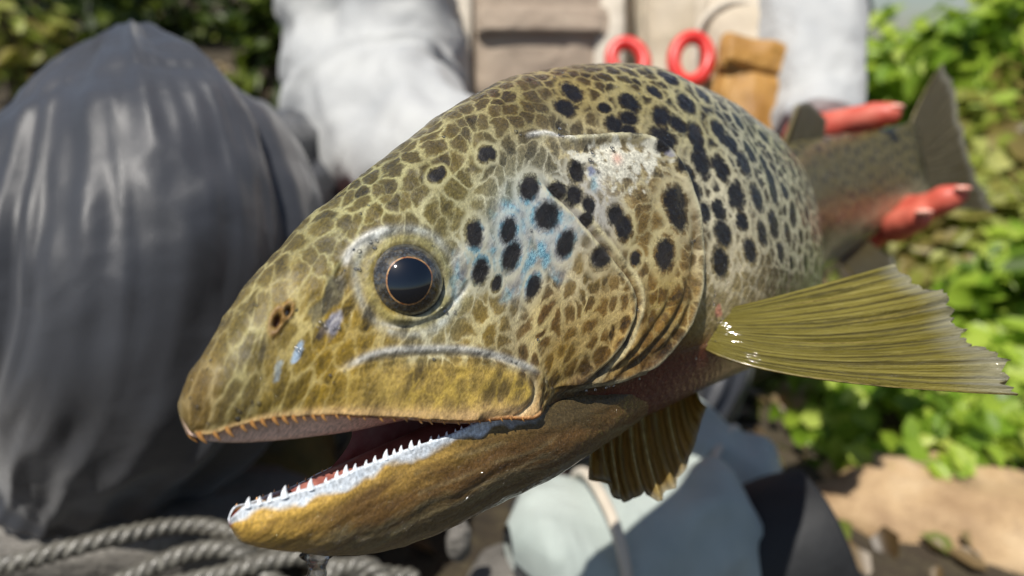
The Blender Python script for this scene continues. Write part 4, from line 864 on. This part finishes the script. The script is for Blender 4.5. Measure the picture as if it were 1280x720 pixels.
# ------------------------------------------------------------------ things on the vest
M_RED = simple_mat('red_rubber', lin(206, 42, 38), lin(226, 70, 60), 40, .35); M_STEEL = simple_mat('brushed_steel', lin(150, 152, 155), lin(190, 192, 194), 60, .3, metal=.9)
fc = thing('forceps', 'forceps with two red finger rings hanging on the vest beside the tan pouch', 'forceps', c2w(V(830, 130, .70)))
for (cx, cy, rx, ry, tl) in ((785, 76, .0150, .0185, .3), (864, 74, .0165, .0225, -.25)):
    c = V(cx, cy, .70); a = np.linspace(0, 2*np.pi, 40); c3_ = c+np.stack([np.cos(a)*rx*math.cos(tl)-np.sin(a)*ry*math.sin(tl), .004*np.sin(a), np.cos(a)*rx*math.sin(tl)+np.sin(a)*ry*math.cos(tl)], 1)
    g_ = tube_geo(c2w(c3_), 0.0068, 12, caps=False); h = part('finger_ring', g_[0], g_[1], M_RED, fc)
    g_ = tube_geo(c2w(catmull([V(cx+(8 if cx < 800 else -8), cy+26, .70), V(828+(-6 if cx < 800 else 6), 150, .70), V(830, 200, .70), V(832+(-3 if cx > 800 else 3), 280, .70)], 8)), [.003]*24+[.0016]*1, 8); part('shank', g_[0], g_[1], M_STEEL, fc, g_[2])
M_TAN = fabric('tan_leather', lin(150, 106, 44), lin(186, 140, 68), .5, spec=.4, bigs=26)
po = thing('pouch', 'tan leather pouch with folded flap on the front of the vest', 'pouch', c2w(V(935, 200, .70)))
part_pad('pouch_body', [V(893, 70, .70), V(984, 78, .70), V(985, 230, .69), V(880, 215, .70)], .016, M_TAN, po, seed=71, bulge=.010, fold=.004)
part_pad('flap', [V(900, 42, .690), V(985, 62, .690), V(992, 102, .682), V(896, 84, .682)], .009, M_TAN, po, seed=74, bulge=.004, fold=.004)

# ------------------------------------------------------------------ ground, stones, rope, plants
def ground_z(x, y):
    r = np.maximum(0, y-1.25); z = .16*r**1.15*(1-.0*x); z = np.minimum(z, .30+1.5*(1-np.clip((x-.5)/.6, 0, 1))+.0*r)
    P = np.stack([x, y, 0*x], -1)
    return z+.035*fbm(P, 2.2, 90, 3)*np.clip((y-.2)*2, .2, 1)-.015+.012*fbm(P, 9, 93, 2)
gx = np.concatenate([np.linspace(-60, -4, 30), np.linspace(-3.9, 3.9, 180), np.linspace(4, 60, 30)]); gy = np.concatenate([np.linspace(-30, -1.1, 14), np.linspace(-1, 5.5, 190), np.linspace(5.7, 90, 34)])
GX, GY = np.meshgrid(gx, gy, indexing='ij'); GZ = ground_z(GX, np.minimum(GY, 8))
b = MB('river_bank_earth'); co = b.coord(); n1 = b.noise(co, 5, 5, .65); n2 = b.noise(co, 60, 4, .7)
c = b.mix(b.sm(n2, .4, .65), b.ramp(n1, [(.3, lin(32, 27, 19)), (.55, lin(62, 52, 38)), (.75, lin(104, 90, 68))]), lin(70, 62, 44))
b.P(col=c, rough=.9, normal=b.bump(n2, .8, .01)); M_EARTH = b.m
gr_ = part('ground', np.stack([GX, GY, GZ], -1), grid_faces(*GX.shape), M_EARTH); gr_['kind'] = 'structure'
def stone(name, c, r, seed, mat, label, rot=0.0, cat='stone', group=None, rough_=.22, parent=None, n=(40, 26)):
    g_ = sphere_geo([0, 0, 0], 1.0, *n); P = g_[0]; d = np.sign(P)*np.abs(P)**.8
    d = d*(1+rough_*fbm(P, 1.3, seed, 3)[:, None])+.05*fbm(P, 5, seed+5, 3)[:, None]*P
    d = d*np.array(r); cr, sr = math.cos(rot), math.sin(rot); d = np.stack([d[:, 0]*cr-d[:, 1]*sr, d[:, 0]*sr+d[:, 1]*cr, d[:, 2]], 1)
    c = np.array(c); me = raw_mesh(name, d, g_[1], g_[2]); me.materials.append(mat); o = bpy.data.objects.new(name, me); COL.objects.link(o); o.location = Vector(c)
    return tag(o, label, cat, group)
def rockmat(name, c1, c2, c3):
    b = MB(name); co = b.coord(); n1 = b.noise(co, 9, 5, .65); n2 = b.noise(co, 70, 5, .7)
    c = b.mix(b.math('MULTIPLY', b.sm(n2, .45, .7), .6), b.ramp(n1, [(.3, c1), (.5, c2), (.7, c3)]), c1)
    return b.P(col=c, rough=.7, normal=b.bump(b.math('ADD', n1, b.math('MULTIPLY', n2, .5)), .7, .008))
M_ROCK_TAN = rockmat('tan_rock', lin(128, 100, 70), lin(180, 152, 114), lin(206, 184, 150)); M_ROCK_GREY = rockmat('grey_rock', lin(72, 70, 66), lin(110, 106, 100), lin(140, 136, 128)); M_ROCK_OLIVE = rockmat('mossy_rock', lin(66, 58, 26), lin(104, 92, 42), lin(134, 120, 66))
stone('rock', c2w(V(1165, 690, .72)), (.145, .08, .085), 3, M_ROCK_TAN, 'tan sunlit rock at the lower right below the green plants', -.5)
stone('rock', c2w(V(1240, 760, .70)), (.06, .06, .04), 8, M_ROCK_TAN, 'small tan rock cut by the lower right corner of the photo', .4)
stone('rock', c2w(V(90, 652, .475)), (.16, .045, .026), 14, M_ROCK_GREY, 'flat grey rock behind the rope at lower left', .1, rough_=.12)
stone('rock', c2w(V(900, 752, .62)), (.20, .10, .05), 33, rockmat('dark_fill_rock', lin(14, 15, 17), lin(24, 25, 28), lin(38, 39, 42)), 'near-black filler rock added in the dark area between the boots and the tan rock', -.6)  # near-black rock added to fill the dark area round the boots
stone('rock', c2w(V(345, 612, .62)), (.055, .05, .055), 19, M_ROCK_OLIVE, 'olive brown mossy rock seen through the open jaws', .2)
stone('pebble', c2w(V(575, 676, .42)), (.007, .006, .011), 23, M_ROCK_GREY, 'small pale pebble under the throat of the trout', .3, 'pebble')
stone('rock', c2w(V(650, 722, .46)), (.03, .03, .012), 29, M_ROCK_GREY, 'grey stone at the bottom edge beside the nearer boot', .3)
k = 0
for (px, py, d, r, c) in ((1000, 600, .95, .05, M_ROCK_TAN), (1190, 570, 1.0, .045, M_ROCK_GREY), (1255, 610, .9, .05, M_ROCK_GREY), (960, 520, 1.1, .04, M_ROCK_TAN)):
    p = c2w(V(px, py, d)); p[2] = float(ground_z(np.array(p[0]), np.array(p[1])))+r*.3; k += 1
    stone('rock', p, (r, r*.8, r*.6), 40+k, c, ['tan stone on the bank behind the farther boot', 'grey stone in the shade below the hanging leaves', 'dark grey stone at the right edge of the bank', 'small tan stone right behind the throat fin'][k-1], k*.7, n=(24, 16))
# rope
b = MB('rope_fibre'); co = b.coord(); n = b.noise(co, 260, 4, .7); b.P(col=b.ramp(n, [(.3, lin(66, 64, 58)), (.55, lin(106, 103, 94)), (.75, lin(156, 154, 144))]), rough=.4, spec=.6, coat=.3, coatr=.2, normal=b.bump(b.noise(co, 900, 3), .6, .0008)); M_ROPE = b.m
rope = thing('rope', 'thick grey twisted rope coiled at the bottom left under the chin', 'rope', c2w(V(200, 700, .42)))
def rope_strands(path, R, pitch, ns=3):
    P = c2w(catmull(np.array(path), 40)); L = np.concatenate([[0], np.cumsum(np.linalg.norm(np.diff(P, axis=0), axis=1))]); m = int(L[-1]/.0016); li = np.linspace(0, L[-1], m); P = np.stack([np.interp(li, L, P[:, k]) for k in range(3)], 1)
    T = np.gradient(P, axis=0); T /= np.linalg.norm(T, axis=1)[:, None]; up = np.array([0, 0, 1.0]); S_ = np.cross(T, up); S_ /= np.linalg.norm(S_, axis=1)[:, None]; U_ = np.cross(S_, T)
    for k in range(ns):
        ph = 2*np.pi*(li/pitch+k/ns); Q = P+R*.52*(np.cos(ph)[:, None]*S_+np.sin(ph)[:, None]*U_); g_ = tube_geo(Q, R*.56*(1+.08*vnoise(Q, 300, k)), 10); part('strand', g_[0], g_[1], M_ROPE, rope, g_[2])
rope_strands([V(-60, 722, .38), V(40, 698, .385), V(140, 672, .40), V(230, 656, .42), V(300, 668, .42), V(360, 690, .41), V(440, 712, .41), V(520, 722, .42)], .0050, .0190)
rope_strands([V(90, 760, .37), V(170, 718, .385), V(240, 690, .395), V(300, 690, .40), V(350, 730, .40), V(430, 770, .40)], .0050, .0190)
rope_strands([V(330, 770, .40), V(400, 725, .405), V(455, 706, .41), V(500, 740, .41)], .0050, .0190)
rope_strands([V(-40, 760, .37), V(60, 738, .375), V(160, 740, .38), V(260, 722, .39), V(340, 700, .40), V(410, 690, .41)], .0050, .0190)
# water dripping off the chin
b = MB('clear_water'); tb_ = b.add('BsdfTransparent'); gb_ = b.add('BsdfGlossy'); gb_.inputs['Roughness'].default_value = .03; rb_ = b.add('BsdfRefraction'); rb_.inputs['IOR'].default_value = 1.33; fr2 = b.add('Fresnel'); fr2.inputs[0].default_value = 1.45; mx_ = b.add('MixShader'); m2_ = b.add('MixShader'); m2_.inputs[0].default_value = .5
b.l.new(tb_.outputs[0], m2_.inputs[1]); b.l.new(rb_.outputs[0], m2_.inputs[2]); b.l.new(fr2.outputs[0], mx_.inputs[0]); b.l.new(m2_.outputs[0], mx_.inputs[1]); b.l.new(gb_.outputs[0], mx_.inputs[2]); b.l.new(mx_.outputs[0], b.n['Material Output'].inputs[0]); M_WATER = b.m
dp = catmull([V(397, 693, .178), V(397, 706, .178), V(396, 720, .178), V(396, 740, .178)], 10); dr = .0028*np.interp(np.linspace(0, 1, len(dp)), [0, .15, .4, .7, 1], [1.5, 1.0, .7, .85, .8]); g_ = tube_geo(dp, dr*(1+.15*vnoise(dp, 700, 3)), 16)
wdp = part('water_drip', c2w(g_[0]), g_[1], M_WATER, None, g_[2]); tag(wdp, 'clear water dripping from the chin of the trout', 'water')

# ---- plants
def scatter_litter():
    r = np.random.default_rng(5); n = 5200; x = r.uniform(-1.6, 1.9, n); y = r.uniform(.45, 3.2, n)
    C = np.stack([x, y, ground_z(x, y)+.006], 1); v_, q, rn = leaves(C, r.uniform(.012, .045, n), np.tile([0, 0, 1.2], (n, 1)), 6, 0)
    o = part('leaf_litter', v_, q, leafmat('litter', [lin(60, 46, 28), lin(112, 92, 60), lin(150, 130, 96), lin(104, 116, 52)], .2), None, smooth=False); fattr(o.data, 'rnd', rn)
    tag(o, 'dry leaves and bits of plants lying on the bank', 'leaf litter', kind='stuff')
def leafmat(name, cols, tr=.45):
    b = MB(name); at = b.attr('rnd', 'Fac'); n = b.noise(b.coord(), 40, 3)
    x = b.math('ADD', b.math('MULTIPLY', at, .8), b.math('MULTIPLY', n, .2)); st = [(.1+.8*i/(len(cols)-1), c) for i, c in enumerate(cols)]
    c = b.ramp(x, st); b.P(col=c, rough=.42, spec=.4)
    t = b.add('BsdfTranslucent'); b.l.new(c, t.inputs[0]); mx = b.add('MixShader'); mx.inputs[0].default_value = tr
    b.l.new(b.p.outputs[0], mx.inputs[1]); b.l.new(t.outputs[0], mx.inputs[2]); b.l.new(mx.outputs[0], b.n['Material Output'].inputs[0]); return b.m
M_LEAF = leafmat('leaf_green', [lin(78, 104, 26), lin(124, 158, 44), lin(172, 196, 70), lin(206, 216, 112)])
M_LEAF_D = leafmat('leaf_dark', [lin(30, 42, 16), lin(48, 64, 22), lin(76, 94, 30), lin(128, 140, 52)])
M_LEAF_B = leafmat('leaf_olive', [lin(110, 94, 52), lin(150, 136, 76), lin(150, 166, 66), lin(200, 200, 124)])
M_BARK = simple_mat('bark', lin(58, 48, 36), lin(104, 90, 70), 60, .9, .6, .004)
def leaves(C, S, N, seed, droop=.3):
    """folded pointed leaves: centres C, lengths S, facing roughly N"""
    r = np.random.default_rng(seed); n = len(C); N = N+r.normal(0, .55, (n, 3)); N /= np.linalg.norm(N, axis=1)[:, None]
    A_ = r.normal(0, 1, (n, 3)); A_[:, 2] -= droop; A_ -= N*np.sum(A_*N, 1)[:, None]; A_ /= np.linalg.norm(A_, axis=1)[:, None]; B_ = np.cross(N, A_)
    wd_ = r.uniform(.28, .42, n)
    prof = np.array([(-.5, 0, 0), (-.15, 1, .22), (.2, .8, .18), (.55, 0, -.08), (.2, -.8, .18), (-.15, -1, .22)])
    V_ = C[:, None]+(A_[:, None]*prof[None, :, :1]+B_[:, None]*prof[None, :, 1:2]*wd_[:, None, None]+N[:, None]*prof[None, :, 2:]*.7)*S[:, None, None]
    o = (np.arange(n)*6)[:, None]; q = np.concatenate([o+np.array([[0, 1, 2, 3]]), o+np.array([[0, 3, 4, 5]])])
    return V_.reshape(-1, 3), q, np.repeat(r.uniform(0, 1, n), 6)
scatter_litter()
def bush(name, label, cat, base, ctr, rad, n, size, mat, seed, group, clumps=40, trunk_r=.012, spread=.22):
    r = np.random.default_rng(seed); ctr = np.array(ctr, float); rad = np.array(rad, float); base = np.array(base, float)
    o = thing(name, label, cat, base, group)
    d = r.normal(0, 1, (clumps, 3)); d /= np.linalg.norm(d, axis=1)[:, None]; cc_ = ctr+d*rad*(r.uniform(.25, 1, (clumps, 1))**.5)
    k = r.integers(0, clumps, n); cr_ = r.uniform(.5, 1.3, clumps)[k][:, None]; off = r.normal(0, 1, (n, 3)); C = cc_[k]+off*rad*spread*cr_
    Nn = (C-ctr)/rad+np.array([-.1, -.4, .9]); v_, q, rn = leaves(C, size*r.uniform(.6, 1.3, n), Nn, seed)
    rn = np.clip(rn*.6+np.repeat(r.uniform(0, .45, clumps)[k], 6), 0, 1)
    f = part('foliage', v_, q, mat, o, smooth=False); f['kind'] = 'stuff'; fattr(f.data, 'rnd', rn)
    gl = [tube_geo(catmull(np.array([base, base*.5+ctr*.5+r.normal(0, .1, 3)*rad, ctr]), 6), np.linspace(trunk_r, trunk_r*.6, 13), 8)]
    part('trunk' if cat == 'tree' else 'stem', *gl[0][:2], M_BARK, o, gl[0][2])
    for c in cc_[:min(14, clumps)]:
        m_ = base*.35+ctr*.65; g_ = tube_geo(catmull(np.array([m_+(ctr-base)*.1*r.uniform(-1, 1), (m_+c)/2+r.normal(0, .06, 3)*rad, c]), 5), np.linspace(trunk_r*.55, trunk_r*.15, 11), 6); part('branch', g_[0], g_[1], M_BARK, o, g_[2])
    return o
def bpt(px, py, d):
    p = c2w(V(px, py, d)); return p
def gbase(p): return np.array([p[0], p[1], float(ground_z(np.array(p[0]), np.array(min(p[1], 8))))-.02])
G1 = 'green shrubs on the bank at the right'
BL = [ # px, py, depth, radius px, leaves, leaf size, material, label
 (1130, 140, 2.3, (110, 92), 1100, .060, M_LEAF, 'bright green shrub behind the tail, under the blue gap of sky'),
 (1268, 70, 1.7, (105, 110), 1300, .058, M_LEAF, 'yellow-green shrub filling the upper right corner'),
 (1235, 230, 1.5, (90, 110), 900, .052, M_LEAF_B, 'olive shrub right of the tail fin'),
 (1275, 390, 1.02, (70, 90), 600, .042, M_LEAF, 'green leafy shrub hanging at the right edge below the fin tip'),
 (1110, 515, .84, (110, 48), 520, .030, M_LEAF, 'low green plant growing above the tan rock'),
 (1225, 470, .92, (90, 60), 520, .034, M_LEAF, 'green plant below the tip of the spread fin'),
 (1190, 320, 1.25, (100, 80), 700, .042, M_LEAF_B, 'brownish shrub between the tail and the spread fin'),
 (990, 480, .98, (60, 55), 320, .034, M_LEAF_B, 'low olive plant behind the throat fin'),
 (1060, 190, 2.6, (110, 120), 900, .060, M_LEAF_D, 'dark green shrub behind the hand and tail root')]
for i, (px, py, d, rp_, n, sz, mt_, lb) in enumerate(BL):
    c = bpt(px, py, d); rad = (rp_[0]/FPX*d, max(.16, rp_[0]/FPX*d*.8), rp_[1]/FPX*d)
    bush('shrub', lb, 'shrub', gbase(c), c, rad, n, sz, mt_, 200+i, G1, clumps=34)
G2 = 'trees in the shade at the upper left'
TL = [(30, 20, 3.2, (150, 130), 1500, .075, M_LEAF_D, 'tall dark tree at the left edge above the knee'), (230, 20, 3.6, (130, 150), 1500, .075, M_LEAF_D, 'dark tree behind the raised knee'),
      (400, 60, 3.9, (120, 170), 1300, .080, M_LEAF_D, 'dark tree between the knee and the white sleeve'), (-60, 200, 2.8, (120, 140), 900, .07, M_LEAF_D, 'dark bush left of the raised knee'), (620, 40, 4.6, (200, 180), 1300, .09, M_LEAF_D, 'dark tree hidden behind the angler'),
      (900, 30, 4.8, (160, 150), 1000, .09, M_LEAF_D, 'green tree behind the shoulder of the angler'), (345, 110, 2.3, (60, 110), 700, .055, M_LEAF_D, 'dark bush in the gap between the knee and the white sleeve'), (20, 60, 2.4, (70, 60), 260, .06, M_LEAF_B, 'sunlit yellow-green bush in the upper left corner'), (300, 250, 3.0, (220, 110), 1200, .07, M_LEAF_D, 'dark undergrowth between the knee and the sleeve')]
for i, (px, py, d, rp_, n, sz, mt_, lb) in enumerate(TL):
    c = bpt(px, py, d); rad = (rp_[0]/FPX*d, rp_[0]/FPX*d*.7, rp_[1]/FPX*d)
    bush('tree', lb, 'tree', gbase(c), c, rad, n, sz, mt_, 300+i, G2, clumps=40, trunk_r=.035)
